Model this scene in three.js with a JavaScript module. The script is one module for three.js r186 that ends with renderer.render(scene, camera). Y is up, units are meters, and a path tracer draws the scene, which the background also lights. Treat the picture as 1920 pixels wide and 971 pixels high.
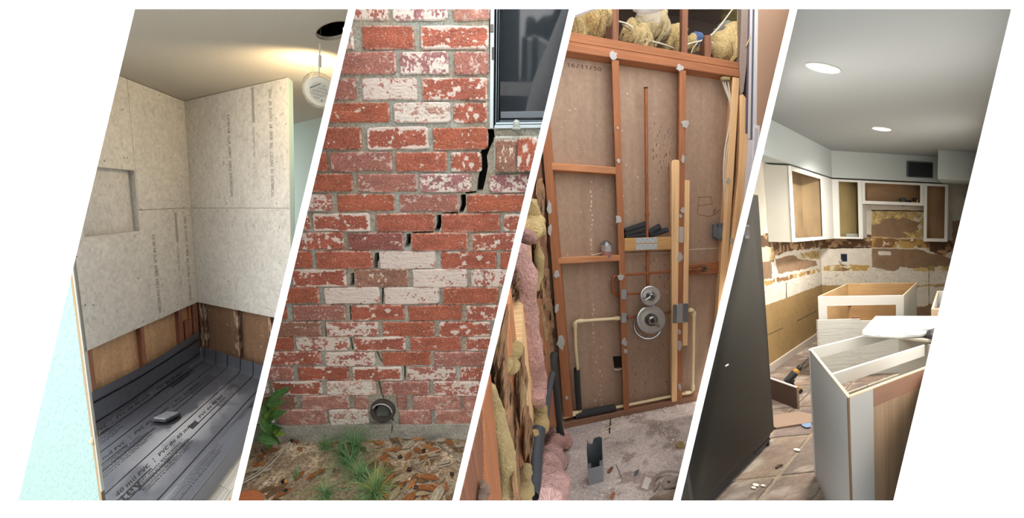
import * as THREE from 'three';
import { mergeGeometries, mergeVertices, toCreasedNormals } from 'three/addons/utils/BufferGeometryUtils.js';
import { RectAreaLightUniformsLib } from 'three/addons/lights/RectAreaLightUniformsLib.js';

// ---------------------------------------------------------------- camera, sky, large lights, exposure
const V3 = (x, y, z) => new THREE.Vector3(x, y, z);
const scene = new THREE.Scene();
const FPX = 800, CXP = 960, CYP = 485.5, PITCH = -14 * Math.PI / 180;
const camera = new THREE.PerspectiveCamera(2 * Math.atan(CYP / FPX) * 180 / Math.PI, 1920 / 971, 0.05, 100);
camera.position.set(0, 1.6, 0);
camera.rotation.set(PITCH, 0, 0);
camera.updateMatrixWorld(true);
scene.add(camera);
const renderer = new THREE.WebGLRenderer({ antialias: true });
renderer.toneMapping = THREE.LinearToneMapping;
renderer.toneMappingExposure = 1.0;
renderer.shadowMap.enabled = true;
scene.background = new THREE.Color(1, 1, 1);      // flat white overcast sky
scene.backgroundIntensity = 3.7;
RectAreaLightUniformsLib.init();

// ---------------------------------------------------------------- random numbers and noise
function rng(s) { return () => { s |= 0; s = s + 0x6D2B79F5 | 0; let t = Math.imul(s ^ s >>> 15, 1 | s); t = t + Math.imul(t ^ t >>> 7, 61 | t) ^ t; return ((t ^ t >>> 14) >>> 0) / 4294967296; }; }
const R0 = rng(77);
const rr = (a, b, r = R0) => a + (b - a) * r();
const pick = (l, r = R0) => l[Math.floor(r() * l.length)];
const NT = new Float32Array(65536); { const r = rng(5); for (let i = 0; i < 65536; i++) NT[i] = r(); }
const hsh = (x, y, s) => NT[(Math.imul(x, 73856093) ^ Math.imul(y, 19349663) ^ Math.imul(s, 83492791)) & 65535];
function vn(x, y, px, py, s) {          // periodic value noise
  const xi = Math.floor(x), yi = Math.floor(y), fx = x - xi, fy = y - yi;
  const u = fx * fx * (3 - 2 * fx), v = fy * fy * (3 - 2 * fy);
  const x0 = ((xi % px) + px) % px, x1 = (x0 + 1) % px, y0 = ((yi % py) + py) % py, y1 = (y0 + 1) % py;
  const a = hsh(x0, y0, s), b = hsh(x1, y0, s), c = hsh(x0, y1, s), d = hsh(x1, y1, s);
  return a + (b - a) * u + (c - a) * v + (a - b - c + d) * u * v;
}
function fbm(u, v, p, oct, s, q = p) { let t = 0, a = .5, n = 0; for (let o = 0; o < oct; o++) { t += a * vn(u * p, v * q, p, q, s + o * 17); n += a; p *= 2; q *= 2; a *= .55; } return t / n; }
const clamp = (x, a = 0, b = 1) => Math.min(b, Math.max(a, x));
const sst = (a, b, x) => { const t = clamp((x - a) / (b - a)); return t * t * (3 - 2 * t); };
const mix = (a, b, t) => a + (b - a) * t;
const mix3 = (a, b, t) => [mix(a[0], b[0], t), mix(a[1], b[1], t), mix(a[2], b[2], t)];

// ---------------------------------------------------------------- textures and materials
function dataTex(w, h, fn, srgb = true, metres = 1, metresV = metres) {
  const d = new Uint8Array(w * h * 4);
  for (let y = 0; y < h; y++) for (let x = 0; x < w; x++) {
    const c = fn((x + .5) / w, (y + .5) / h), i = (y * w + x) * 4;
    if (typeof c === 'number') { d[i] = d[i + 1] = d[i + 2] = clamp(c) * 255; d[i + 3] = 255; } else { d[i] = clamp(c[0], 0, 255); d[i + 1] = clamp(c[1], 0, 255); d[i + 2] = clamp(c[2], 0, 255); d[i + 3] = c[3] === undefined ? 255 : c[3]; }
  }
  const t = new THREE.DataTexture(d, w, h); t.magFilter = THREE.LinearFilter; t.minFilter = THREE.LinearMipmapLinearFilter; t.generateMipmaps = true;
  t.wrapS = t.wrapT = THREE.RepeatWrapping; t.repeat.set(1 / metres, 1 / metresV);
  if (srgb) t.colorSpace = THREE.SRGBColorSpace;
  t.needsUpdate = true; return t;
}
function canvasTex(w, h, draw, metres = 0) {
  const c = document.createElement('canvas'); c.width = w; c.height = h; draw(c.getContext('2d'), w, h);
  const t = new THREE.CanvasTexture(c); t.colorSpace = THREE.SRGBColorSpace;
  if (metres) { t.wrapS = t.wrapT = THREE.RepeatWrapping; t.repeat.set(1 / metres, 1 / metres); }
  return t;
}
const mat = (color, roughness = .8, o = {}) => new THREE.MeshStandardMaterial({ color, roughness, metalness: 0, ...o });
const pmat = (color, roughness = .8, o = {}) => new THREE.MeshPhysicalMaterial({ color, roughness, metalness: 0, ...o });
function woodTex(base, dark, seed, metU = .8, metV = .12, contrast = 1, knots = 1) {   // grain runs along u
  return dataTex(512, 256, (u, v) => {
    const w = fbm(u, v, 2, 3, seed) * .35 + fbm(u, v, 3, 2, seed + 40, 14) * .5;
    const g = fbm(u, v + w * .12, 3, 4, seed + 3, 40), l = fbm(u, v, 2, 3, seed + 9), f = fbm(u, v, 20, 2, seed + 5, 200);
    const ring = .5 + .5 * Math.sin((v * 9 + w * 4) * 6.283);
    let t = clamp((g - .35) * 1.3 * contrast + ring * .22 * contrast + (f - .5) * .4);
    let c = mix3(base, dark, clamp(t)); const k = .86 + l * .28;
    return [c[0] * k, c[1] * k, c[2] * k];
  }, true, metU, metV);
}
const bumpNoise = (p, oct, seed, metres, n = 256) => dataTex(n, n, (u, v) => fbm(u, v, p, oct, seed), false, metres);

// ---------------------------------------------------------------- objects, names, labels
const used = {};
const numbered = (n) => { const k = used[n] = (used[n] ?? -1) + 1; return k ? n + '_' + String(k).padStart(3, '0') : n; };
const offsetOf = (o) => { const p = V3(0, 0, 0); for (let q = o; q && q !== scene; q = q.parent) p.add(q.position); return p; };
function shade(o) { o.castShadow = true; o.receiveShadow = true; return o; }
function tag(o, label, category, group) { o.userData.label = label; o.userData.category = category; if (group) o.userData.group = group; return o; }
function thing(name, label, category, base, group) {
  const o = new THREE.Group(); o.name = numbered(name); o.position.copy(base); scene.add(o); return tag(o, label, category, group);
}
function part(name, geo, m, parent, label, kind) {       // geo comes in world coordinates
  if (Array.isArray(geo)) geo = merge(geo);
  const off = offsetOf(parent); geo.translate(-off.x, -off.y, -off.z);
  const o = shade(new THREE.Mesh(geo, m)); o.name = numbered(name); parent.add(o);
  if (label) o.userData.label = label; if (kind) o.userData.kind = kind;
  return o;
}
function baseOf(geo) { geo.computeBoundingBox(); const b = geo.boundingBox; return V3((b.min.x + b.max.x) / 2, b.min.y, (b.min.z + b.max.z) / 2); }
function raw(name, geo, m) {
  if (Array.isArray(geo)) geo = merge(geo);
  const b = baseOf(geo); geo.translate(-b.x, -b.y, -b.z);
  const o = shade(new THREE.Mesh(geo, m)); o.name = numbered(name); o.position.copy(b); scene.add(o); return o;
}
const solo = (name, geo, m, label, category, group) => tag(raw(name, geo, m), label, category, group);
function struct(name, geo, m, label) { const o = raw(name, geo, m); o.userData.kind = 'structure'; if (label) o.userData.label = label; return o; }
function stuff(name, geo, m, label, category) { const o = solo(name, geo, m, label, category); o.userData.kind = 'stuff'; return o; }

// ---------------------------------------------------------------- geometry
function norm(g) {            // same attributes everywhere, not indexed
  let q = g.index ? g.toNonIndexed() : g;
  for (const k of Object.keys(q.attributes)) if (!['position', 'normal', 'uv'].includes(k)) q.deleteAttribute(k);
  if (!q.attributes.uv) q.setAttribute('uv', new THREE.Float32BufferAttribute(new Float32Array(q.attributes.position.count * 2), 2));
  if (!q.attributes.normal) q.computeVertexNormals();
  return q;
}
const merge = (l) => l.length === 1 ? l[0] : mergeGeometries(l.map(norm));
function chamferBox(sx, sy, sz, b, along) {     // centred; uv in metres with u along the longest side
  b = Math.min(b, sx * .45, sy * .45, sz * .45);
  const h = [sx / 2, sy / 2, sz / 2], P = [], N = [], T = [], S = [sx, sy, sz];
  const L = along ?? S.indexOf(Math.max(...S));
  const vtx = (s, ax) => [0, 1, 2].map((i) => s[i] * (i === ax ? h[i] : h[i] - b));
  const uvOf = (p, ax) => { let [i, j] = [0, 1, 2].filter((k) => k !== ax); if (j === L) [i, j] = [j, i]; return [p[i] + h[i], p[j] + h[j]]; };
  const tri = (a, c, d, n, ax) => {
    const e1 = V3(c[0] - a[0], c[1] - a[1], c[2] - a[2]), e2 = V3(d[0] - a[0], d[1] - a[1], d[2] - a[2]);
    if (e1.cross(e2).dot(V3(...n)) < 0) [c, d] = [d, c];
    for (const q of [a, c, d]) { P.push(...q); N.push(...n); T.push(...uvOf(q, ax)); }
  };
  const quad = (a, c, d, e, n, ax) => { tri(a, c, d, n, ax); tri(a, d, e, n, ax); };
  for (let ax = 0; ax < 3; ax++) for (const s of [-1, 1]) {
    const [i, j] = [0, 1, 2].filter((k) => k !== ax), v = (a, c) => { const q = [0, 0, 0]; q[ax] = s; q[i] = a; q[j] = c; return vtx(q, ax); };
    const n = [0, 0, 0]; n[ax] = s; quad(v(-1, -1), v(1, -1), v(1, 1), v(-1, 1), n, ax);
  }
  if (b > 0) {
    for (let ax = 0; ax < 3; ax++) { const [i, j] = [0, 1, 2].filter((k) => k !== ax);
      for (const a of [-1, 1]) for (const c of [-1, 1]) {
        const v = (t, f) => { const q = [0, 0, 0]; q[ax] = t; q[i] = a; q[j] = c; return vtx(q, f); };
        const n = [0, 0, 0]; n[i] = a * .7071; n[j] = c * .7071; quad(v(-1, i), v(1, i), v(1, j), v(-1, j), n, i);
      } }
    for (const a of [-1, 1]) for (const c of [-1, 1]) for (const e of [-1, 1]) { const q = [a, c, e]; tri(vtx(q, 0), vtx(q, 1), vtx(q, 2), [a * .577, c * .577, e * .577], 0); }
  }
  const g = new THREE.BufferGeometry();
  g.setAttribute('position', new THREE.Float32BufferAttribute(P, 3)); g.setAttribute('normal', new THREE.Float32BufferAttribute(N, 3)); g.setAttribute('uv', new THREE.Float32BufferAttribute(T, 2));
  return g;
}
const camMatrix = camera.matrixWorld;
const ray = (x, y) => V3((x - CXP) / FPX, -(y - CYP) / FPX, -1).transformDirection(camMatrix);
const rayRaw = (x, y) => V3((x - CXP) / FPX, -(y - CYP) / FPX, -1).applyQuaternion(camera.quaternion);
const CAM = camera.position.clone();
// A room frame: unit axes X (along the back wall), Y (up), Z (towards the viewer); local metres <-> world
class Frame {
  constructor(X, Y, Z, O) { this.X = X; this.Y = Y; this.Z = Z; this.O = O; this.set(); }
  set() { this.m = new THREE.Matrix4().makeBasis(this.X, this.Y, this.Z).setPosition(this.O); this.inv = this.m.clone().invert(); }
  p(x, y, z) { return V3(x, y, z).applyMatrix4(this.m); }
  loc(w) { return w.clone().applyMatrix4(this.inv); }
  on(ax, val, px, py) {         // where the line of sight through a photo pixel meets the plane local[ax] = val
    const c = this.loc(CAM), d = this.loc(CAM.clone().add(rayRaw(px, py))).sub(c), k = 'xyz'[ax], t = (val - c[k]) / d[k];
    const q = c.addScaledVector(d, t); return [q.x, q.y, q.z];
  }
  xy(px, py, z = 0) { const q = this.on(2, z, px, py); return [q[0], q[1]]; }
  zy(px, py, x = 0) { const q = this.on(0, x, px, py); return [q[2], q[1]]; }
  xz(px, py, y = 0) { const q = this.on(1, y, px, py); return [q[0], q[2]]; }
  scaleY(px, py, h) { const y = this.on(2, 0, px, py)[1]; this.O = CAM.clone().add(this.O.clone().sub(CAM).multiplyScalar(h / y)); this.set(); }
  map(g) { g.applyMatrix4(this.m); return g; }
  box(x0, x1, y0, y1, z0, z1, b = .002, along) {
    const g = chamferBox(Math.abs(x1 - x0), Math.abs(y1 - y0), Math.abs(z1 - z0), b, along); g.translate((x0 + x1) / 2, (y0 + y1) / 2, (z0 + z1) / 2); return this.map(g);
  }
  // a polygon in one of the local planes, with thickness: 'xy' goes along z, 'xz' along y, 'zy' along x
  prism(poly, plane, d0, d1, bevel = 0, holes = []) {
    const sh = new THREE.Shape(poly.map((q) => new THREE.Vector2(q[0], q[1])));
    for (const h of holes) sh.holes.push(new THREE.Path(h.map((q) => new THREE.Vector2(q[0], q[1]))));
    const dep = d1 - d0, g = new THREE.ExtrudeGeometry(sh, { depth: Math.max(dep - 2 * bevel, 1e-5), bevelEnabled: bevel > 0, bevelSize: bevel, bevelOffset: -bevel, bevelThickness: bevel, bevelSegments: 1, curveSegments: 10 });
    g.translate(0, 0, d0 + bevel);
    const B = new THREE.Matrix4();
    if (plane === 'xz') B.set(1, 0, 0, 0, 0, 0, 1, 0, 0, 1, 0, 0, 0, 0, 0, 1);
    if (plane === 'zy') B.set(0, 0, 1, 0, 0, 1, 0, 0, 1, 0, 0, 0, 0, 0, 0, 1);
    if (plane !== 'xy') { g.applyMatrix4(B); flip(g); }
    return this.map(g);
  }
  dir(x, y, z) { return V3(0, 0, 0).addScaledVector(this.X, x).addScaledVector(this.Y, y).addScaledVector(this.Z, z); }
}
function flip(g) { // turn the triangles round after a mirroring map
  const q = g.index ? g.toNonIndexed() : g; for (const k of Object.keys(q.attributes)) { const a = q.attributes[k], n = a.itemSize;
    for (let t = 0; t < a.count; t += 3) for (let i = 0; i < n; i++) { const u = a.array[(t + 1) * n + i]; a.array[(t + 1) * n + i] = a.array[(t + 2) * n + i]; a.array[(t + 2) * n + i] = u; } }
  if (q !== g) g.copy(q); g.index = null; return g; }
const vpRay = (x, y, s) => rayRaw(x, y).normalize().multiplyScalar(s);
function tube(pts, r, seg = 0, rad = 8, tension = .5, closed = false) {    // world points
  const c = new THREE.CatmullRomCurve3(pts, closed, 'catmullrom', tension), g = new THREE.TubeGeometry(c, seg || Math.max(2, (pts.length - 1) * 5), r, rad, closed), L = c.getLength(), uv = g.attributes.uv;
  for (let i = 0; i < uv.count; i++) uv.setXY(i, uv.getX(i) * L, uv.getY(i) * r * 6.283);
  return g;
}
function cyl(a, b, r0, r1 = r0, n = 14, cap = true) {     // world points, closed cylinder or cone
  const d = b.clone().sub(a), L = d.length(), g = new THREE.CylinderGeometry(r1, r0, L, n, 1, !cap);
  g.translate(0, L / 2, 0); g.applyQuaternion(new THREE.Quaternion().setFromUnitVectors(V3(0, 1, 0), d.normalize())); g.translate(a.x, a.y, a.z); return g;
}
function pipePath(pts, r, bend = .02, n = 10) {           // straight runs with rounded elbows
  const cp = new THREE.CurvePath(); let prev = pts[0];
  for (let i = 1; i < pts.length - 1; i++) {
    const a = pts[i].clone().add(pts[i - 1].clone().sub(pts[i]).setLength(bend)), b = pts[i].clone().add(pts[i + 1].clone().sub(pts[i]).setLength(bend));
    cp.add(new THREE.LineCurve3(prev, a)); cp.add(new THREE.QuadraticBezierCurve3(a, pts[i], b)); prev = b;
  }
  cp.add(new THREE.LineCurve3(prev, pts[pts.length - 1]));
  return new THREE.TubeGeometry(cp, Math.max(8, (pts.length - 1) * 14), r, n, false);
}
function lathe(profile, at, axis, n = 28, spin = 0) {      // profile [[radius, height]...] turned round axis at a world point
  const g = new THREE.LatheGeometry(profile.map((q) => new THREE.Vector2(q[0], q[1])), n);
  g.rotateY(spin); g.applyQuaternion(new THREE.Quaternion().setFromUnitVectors(V3(0, 1, 0), axis.clone().normalize())); g.translate(at.x, at.y, at.z); return g;
}
function orient(g, at, xAxis, yAxis) {   // rigid placement of local geometry: its x and y along the given directions
  const x = xAxis.clone().normalize(), z = x.clone().cross(yAxis).normalize(), y = z.clone().cross(x);
  g.applyMatrix4(new THREE.Matrix4().makeBasis(x, y, z).setPosition(at)); return g;
}
// a cushion of wool: an ellipsoid-like blob pushed in and out by noise
function blob(path, radii, seed, amp = .35, seg = 26, rad = 14, squash = [1, 1, 1]) {
  const c = new THREE.CatmullRomCurve3(path), P = [], I = [], U = [];
  const fr = c.computeFrenetFrames(seg, false);
  for (let i = 0; i <= seg; i++) {
    const t = i / seg, q = c.getPointAt(t), k = t * (radii.length - 1), a = Math.min(Math.floor(k), radii.length - 2), R = mix(radii[a], radii[a + 1], k - a) * (i === 0 || i === seg ? .15 : 1);
    for (let j = 0; j <= rad; j++) {
      const th = j / rad * Math.PI * 2, n = 1 + amp * ((fbm(t + .013, j / rad, 5, 4, seed, 4) - .5) * 3.0);
      const d = fr.normals[i].clone().multiplyScalar(Math.cos(th)).addScaledVector(fr.binormals[i], Math.sin(th)).multiply(V3(...squash)).multiplyScalar(R * n);
      P.push(q.x + d.x, q.y + d.y, q.z + d.z); U.push(t * .8, j / rad * .5);
    }
  }
  for (let i = 0; i < seg; i++) for (let j = 0; j < rad; j++) { const a = i * (rad + 1) + j, b = a + rad + 1; I.push(a, a + 1, b, b, a + 1, b + 1); }
  const g = new THREE.BufferGeometry(); g.setAttribute('position', new THREE.Float32BufferAttribute(P, 3)); g.setAttribute('uv', new THREE.Float32BufferAttribute(U, 2)); g.setIndex(I); g.computeVertexNormals(); return g;
}
// a height field over a rectangle of local coordinates; fn(a, b) -> local [x, y, z]
function sheet(F, nu, nv, fn, uvFn) {
  const P = [], I = [], U = [];
  for (let i = 0; i <= nu; i++) for (let j = 0; j <= nv; j++) { const q = fn(i / nu, j / nv), w = F ? F.p(...q) : V3(...q); P.push(w.x, w.y, w.z); U.push(...(uvFn ? uvFn(i / nu, j / nv, q) : [i / nu, j / nv])); }
  for (let i = 0; i < nu; i++) for (let j = 0; j < nv; j++) { const a = i * (nv + 1) + j, b = a + nv + 1; I.push(a, b, a + 1, b, b + 1, a + 1); }
  const g = new THREE.BufferGeometry(); g.setAttribute('position', new THREE.Float32BufferAttribute(P, 3)); g.setAttribute('uv', new THREE.Float32BufferAttribute(U, 2)); g.setIndex(I); g.computeVertexNormals(); return g;
}

// ---------------------------------------------------------------- the white wall with its four slanted openings
{
  const Z = -.80, onWall = (px, py, z = Z) => { const d = rayRaw(px, py), t = z / d.z; return [d.x * t, CAM.y + d.y * t]; };
  const slots = [[[253, 17], [653, 17], [433, 938.5], [33, 938.5]], [[667, 17], [1067, 17], [848, 938.5], [447, 938.5]], [[1081, 17], [1481, 17], [1262, 938.5], [861, 938.5]], [[1495, 17], [1896, 17], [1675, 938.5], [1276, 938.5]]]
    .map((s) => s.map((q) => onWall(...q)));
  const outer = [onWall(-80, -70), onWall(2000, -70), onWall(2000, 1040), onWall(-80, 1040)];
  const T = .004, G = .0042, grow = [[-G, G], [G, G], [G, -G], [-G, -G]];
  const back = slots.map((s) => s.map((q, i) => [q[0] + grow[i][0], q[1] + grow[i][1]]));
  const face = (o, hs, z, up) => { const s = new THREE.Shape(o.map((q) => new THREE.Vector2(...q))); for (const h of hs) s.holes.push(new THREE.Path(h.map((q) => new THREE.Vector2(...q)))); const g = new THREE.ShapeGeometry(s); g.translate(0, 0, z); if (!up) { flip(g); g.deleteAttribute("normal"); } return norm(g); };
  const rim = (a, b, out) => { const P = []; for (let i = 0; i < 4; i++) { const j = (i + 1) % 4, A = [...a[i], Z], B = [...a[j], Z], C = [...b[j], Z - T], D = [...b[i], Z - T]; P.push(...(out ? [...A, ...B, ...C, ...A, ...C, ...D] : [...A, ...C, ...B, ...A, ...D, ...C])); } const g = new THREE.BufferGeometry(); g.setAttribute('position', new THREE.Float32BufferAttribute(P, 3)); return norm(g); };
  struct('wall_front', [face(outer, slots, Z, true), face(outer, back, Z - T, false), rim(outer, outer, true), ...slots.map((s, i) => rim(s, back[i], false))], mat(0xffffff, .9), 'white wall with four slanted openings side by side');
}
// ---- partitions standing behind the three bars of the white wall, edge-on to the openings: they close each compartment off from the next
const BAR = [[660, 440], [1074, 854.5], [1488, 1269], [1905, 1685]], barX = (i, y) => mix(BAR[i][0], BAR[i][1], (y - 17) / 921.5);
const DEPTHS = [[.81, 2.05], [.81, 3.4], [.81, 3.75], [.81, 6.6]];
BAR.forEach((b, i) => {
  const P = [], pt = (y, s, d) => { const v = CAM.clone().add(rayRaw(barX(i, y) + s, y).multiplyScalar(d)); P.push(v.x, v.y, v.z); };
  const c = []; for (const [d, w] of [[0, 2.5], [1, 2.5]]) for (const y of [-90, 1030]) for (const s of [-w, w]) c.push([y, s, d]);
  const z0 = (y) => { const r = rayRaw(barX(i, y), y); return -.806 / r.z; }, d1 = DEPTHS[i][1];
  const V = c.map(([y, s, d]) => { const v = CAM.clone().add(rayRaw(barX(i, y) + s, y).multiplyScalar(d ? d1 : z0(y))); return v; });
  const q = (a, b2, c2, d2) => { for (const k of [a, b2, c2, a, c2, d2]) P.push(...V[k].toArray()); };
  q(0, 1, 3, 2); q(4, 6, 7, 5); q(0, 2, 6, 4); q(1, 5, 7, 3); q(2, 3, 7, 6); q(0, 4, 5, 1);
  const g = new THREE.BufferGeometry(); g.setAttribute('position', new THREE.Float32BufferAttribute(P, 3)); g.computeVertexNormals(); 
  struct('wall_partition_' + (i + 1), norm(g), mat(0xf2f2f0, .9, { side: THREE.DoubleSide }), i < 3 ? 'white partition between two openings' : 'white partition at the right of the last opening');
});
// ---- the ground that everything stands over
struct('ground_2', new THREE.BoxGeometry(30, .1, 30).translate(0, -2.75, -3), mat(0x8d8a84, .95), 'flat grey ground under the whole display');
// ================================================================ shared woods and papers
const W = {
  stud: mat(0xffffff, .8, { map: woodTex([182, 120, 80], [132, 78, 48], 301, 1.1, .1, .9) }),
  studDark: mat(0xffffff, .85, { map: woodTex([150, 100, 74], [96, 60, 44], 302, 1.1, .1, 1) }),
  pine: mat(0xffffff, .75, { map: woodTex([238, 204, 156], [204, 156, 108], 303, 1.2, .1, 1) }),
  block: mat(0xffffff, .8, { map: woodTex([208, 148, 104], [164, 100, 66], 304, .9, .1, .9) }),
  ply: mat(0xffffff, .8, { map: woodTex([214, 170, 112], [176, 126, 76], 305, .9, .3, .7) }),
};
const brownPaper = (r, g, b, s) => mat(0xffffff, .75, { map: dataTex(512, 512, (u, v) => { const a = fbm(u, v, 4, 4, s), n = fbm(u, v, 80, 2, s + 1), m = fbm(u, v, 5, 3, s + 2, 40), sp = fbm(u, v, 46, 2, s + 3); let k = .84 + a * .2 + (n - .5) * .14 + (m - .5) * .12, c = [r * k, g * k, b * k]; return mix3(c, [224, 208, 184], sst(.86, .9, sp) * .7); }, true, 1.3) });
// ================================================================ first opening: half-built shower
{
  const F = new Frame(vpRay(-513, 388, -1), vpRay(612, 4200, -1), vpRay(810, 372, -1), CAM.clone().add(rayRaw(376, 650).multiplyScalar(3)));
  F.scaleY(345, 190, 2.44);
  const yf = -.13, H = 2.44, ys = 1.452, yb = .494, zL = 1.455, xW = 1.53;
  // fibre cement board with its faint dotted lettering
  const cement = (u, v, s) => { const a = fbm(u, v, 5, 4, s), b = fbm(u, v, 60, 3, s + 1), c = fbm(u, v, 44, 3, s + 2), m = fbm(u, v, 9, 3, s + 4); let k = .90 + a * .10 + (b - .5) * .16; k -= sst(.62, .78, c) * .07 * (.3 + m); return [200 * k, 196 * k, 187 * k]; };
  const boardTex = (w, h, seed, draw) => canvasTex(Math.round(w * 640), Math.round(h * 640), (g, W_, H_) => {
    const im = g.createImageData(W_, H_), d = im.data; for (let y = 0; y < H_; y++) for (let x = 0; x < W_; x++) { const c = cement(x / 900, y / 900, seed), i = (y * W_ + x) * 4; d[i] = c[0]; d[i + 1] = c[1]; d[i + 2] = c[2]; d[i + 3] = 255; }
    g.putImageData(im, 0, 0);
    const up = (t, x, y0, size, len, col = 'rgba(84,78,72,.85)', bold = true) => { g.save(); g.translate(x * 640, (h - y0) * 640); g.rotate(-Math.PI / 2); g.font = (bold ? 'bold ' : '') + size * 640 + 'px monospace'; g.fillStyle = col; const m = g.measureText(t).width; g.scale(len * 640 / m, 1); g.fillText(t, 0, 0); g.restore(); };
    if (draw) { draw(g, up); g.fillStyle = 'rgba(196,193,184,.55)'; }
  });
  const print = (x1, x2, x3, yo) => (g, up) => {
    up('HARDIEBACKER FIBER CEMENT WITH MOLDBLOCK', x1, .05 + yo, .05, .70); up('TECHNOLOGY TO PROTECT THE BOND #1 CHOICE OF PROS.', x3, .04 + yo, .05, .86);
    const u = 640, hh = 1; const y = (q) => (q) * u;
    g.fillStyle = 'rgba(118,112,104,.6)'; const top = g.canvas.height;
    g.fillRect((x2 - .028) * u, top - y(.92 + yo) + 0, .036 * u, y(.27)); for (let i = 0; i < 5; i++) up(['TILE', 'EASY', 'CUT', 'LIGHT', 'SCORE'][i] + ' STRONG FLAT', x2 - .03 + i * .011, .13 + yo, .011, .2, 'rgba(104,98,92,.7)', false);
    up('HardieBacker', x2, .38 + yo, .046, .24, 'rgba(110,104,96,.75)');
  };
  const plain = mat(0xffffff, .9, { map: boardTex(1.5, 1, 111, null) });
  const fit = (g, u0, u1, v0, v1, mirror) => { const U = g.attributes.uv; for (let i = 0; i < U.count; i++) U.setXY(i, (U.getX(i) - u0) / (u1 - u0), (U.getY(i) - v0) / (v1 - v0)); return g; };
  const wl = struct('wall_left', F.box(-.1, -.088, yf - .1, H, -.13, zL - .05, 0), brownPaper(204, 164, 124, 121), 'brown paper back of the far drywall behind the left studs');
  // niche opening in the left boards
  const ny0 = 1.285, ny1 = 1.762, nz0 = .782, nz1 = 1.345, bt = .012;
  const bA = part('backer_board', fit(F.prism([[.772, ys + .002], [nz0, ys + .002], [nz0, ny1], [nz1, ny1], [nz1, ys + .002], [zL + .004, ys + .002], [zL + .004, H - .004], [.772, H - .004]].map((q) => q), 'zy', 0, bt, .001), 1.5, 0, ys, ys + 1), plain, wl, 'upper left grey cement board notched for the niche');
  part('backer_board', fit(F.prism([[.003, ys + .002], [.769, ys + .002], [.769, H - .004], [.003, H - .004]], 'zy', 0, bt, .001), 1.5, 0, ys, ys + 1), plain, wl, 'upper grey cement board in the corner');
  part('backer_board', fit(F.prism([[.003, yb], [zL + .004, yb], [zL + .004, ys - .001], [nz1, ys - .001], [nz1, ny0], [nz0, ny0], [nz0, ys - .001], [.003, ys - .001]], 'zy', 0, bt, .001), 1.5, 0, yb, ys), mat(0xffffff, .9, { map: boardTex(1.5, ys - yb, 141, print(1.5 - .60, 1.5 - .27, 1.5 - .115, 0)) }), wl, 'lower left grey cement board with dotted lettering');
  { // niche box
    const g = mat(0xffffff, .9, { map: plain.map }), n = part('niche', F.box(-.086, -.076, ny0 - .01, ny1 + .01, nz0 - .01, nz1 + .01, 0), g, wl, 'recessed niche of cement board');
    part('niche_side', F.box(-.09, .004, ny0, ny1, nz0 - .012, nz0 - .001, .001), g, n); part('niche_side', F.box(-.09, .004, ny0, ny1, nz1 + .001, nz1 + .012, .001), g, n); part('niche_top', F.box(-.09, .004, ny1, ny1 + .012, nz0 - .012, nz1 + .012, .001), g, n); part('niche_ledge', F.box(-.09, .015, ny0 - .012, ny0, nz0 - .014, nz1 + .012, .001), g, n);
  }
  // right wall
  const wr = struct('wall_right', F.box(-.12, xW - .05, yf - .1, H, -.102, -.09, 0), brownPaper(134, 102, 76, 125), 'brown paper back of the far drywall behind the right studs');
  part('backer_board', fit(F.prism([[.013, ys + .002], [xW, ys + .002], [xW, H - .004], [.013, H - .004]], 'xy', 0, bt, .001), 0, 1.53, ys, H), mat(0xffffff, .9, { map: boardTex(1.53, H - ys, 161, print(.735, 1.09, 1.33, .05)) }), wr, 'upper right grey cement board with dotted lettering');
  part('backer_board', fit(F.prism([[.013, yb], [xW, yb], [xW, ys - .001], [.013, ys - .001]], 'xy', 0, bt, .001), 0, 1.53, yb, yb + 1), plain, wr, 'lower right grey cement board');
  part('drywall_edge', F.box(xW - .012, xW, yb - .1, H, -.105, 0, .001), mat(0x9fb8b2, .85), wr, 'pale green drywall end of the right wall'); part('corner_bead', F.box(xW - .001, xW + .004, yb - .1, H - .003, -.006, .013, .001), mat(0xb9b2a2, .6), wr);
  part('corner_bead', F.box(xW - .001, xW + .004, yb - .1, H - .003, -.108, -.098, .001), mat(0xa8b0aa, .6), wr);
  part('corner_fillet', F.box(.008, .02, yb + .01, H, .006, .016, .002), mat(0xaaa69c, .9), wr, 'pale joint in the corner');
  // screws
  const screwM = mat(0x3f3d3a, .6, { metalness: .4 });
  const sg = (F1, p, n) => lathe([[0, .0006], [.0035, .001], [.005, .0], [.006, -.002]], p, n, 9);
  for (const q of [[264, 392, 0], [343, 390, 0], [266, 401, 0], [344, 399, 0], [332, 571, 0], [268, 603, 0], [174, 658 - 86, 0], [259, 522, 0], [159, 572, 0], [143, 481, 0], [252, 442, 0], [232, 295, 0], [195, 302, 0], [238, 296, 0], [299, 178, 0], [320, 296, 0], [230, 205, 0], [341, 203, 0], [355, 318, 0], [354, 360, 0], [354, 404, 0], [360, 455, 0], [362, 512, 0], [362, 560, 0]]) part('screw', sg(F, F.p(...F.on(0, bt, q[0], q[1])), F.X), screwM, wl);
  for (const q of [[359, 322], [420, 307], [419, 303], [519, 222], [519, 303], [519, 381], [520, 394], [425, 381], [427, 394], [525, 426], [525, 494], [429, 454], [429, 527], [430, 570], [363, 452], [367, 512], [368, 558], [360, 386], [362, 396], [536, 232]]) part('screw', sg(F, F.p(...F.on(2, bt, q[0], q[1])), F.Z), screwM, wr);
  // studs of the left wall
  const stud = (z0, z1, n = 'stud', m = W.studDark, x1 = 0) => part(n, F.box(-.088, x1, yf, ny1 * 0 + (z0 > .7 && z1 < 1.4 && z0 < 1.3 ? ny0 - .02 : H - .01), z0, z1, .003), m, wl);
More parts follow.
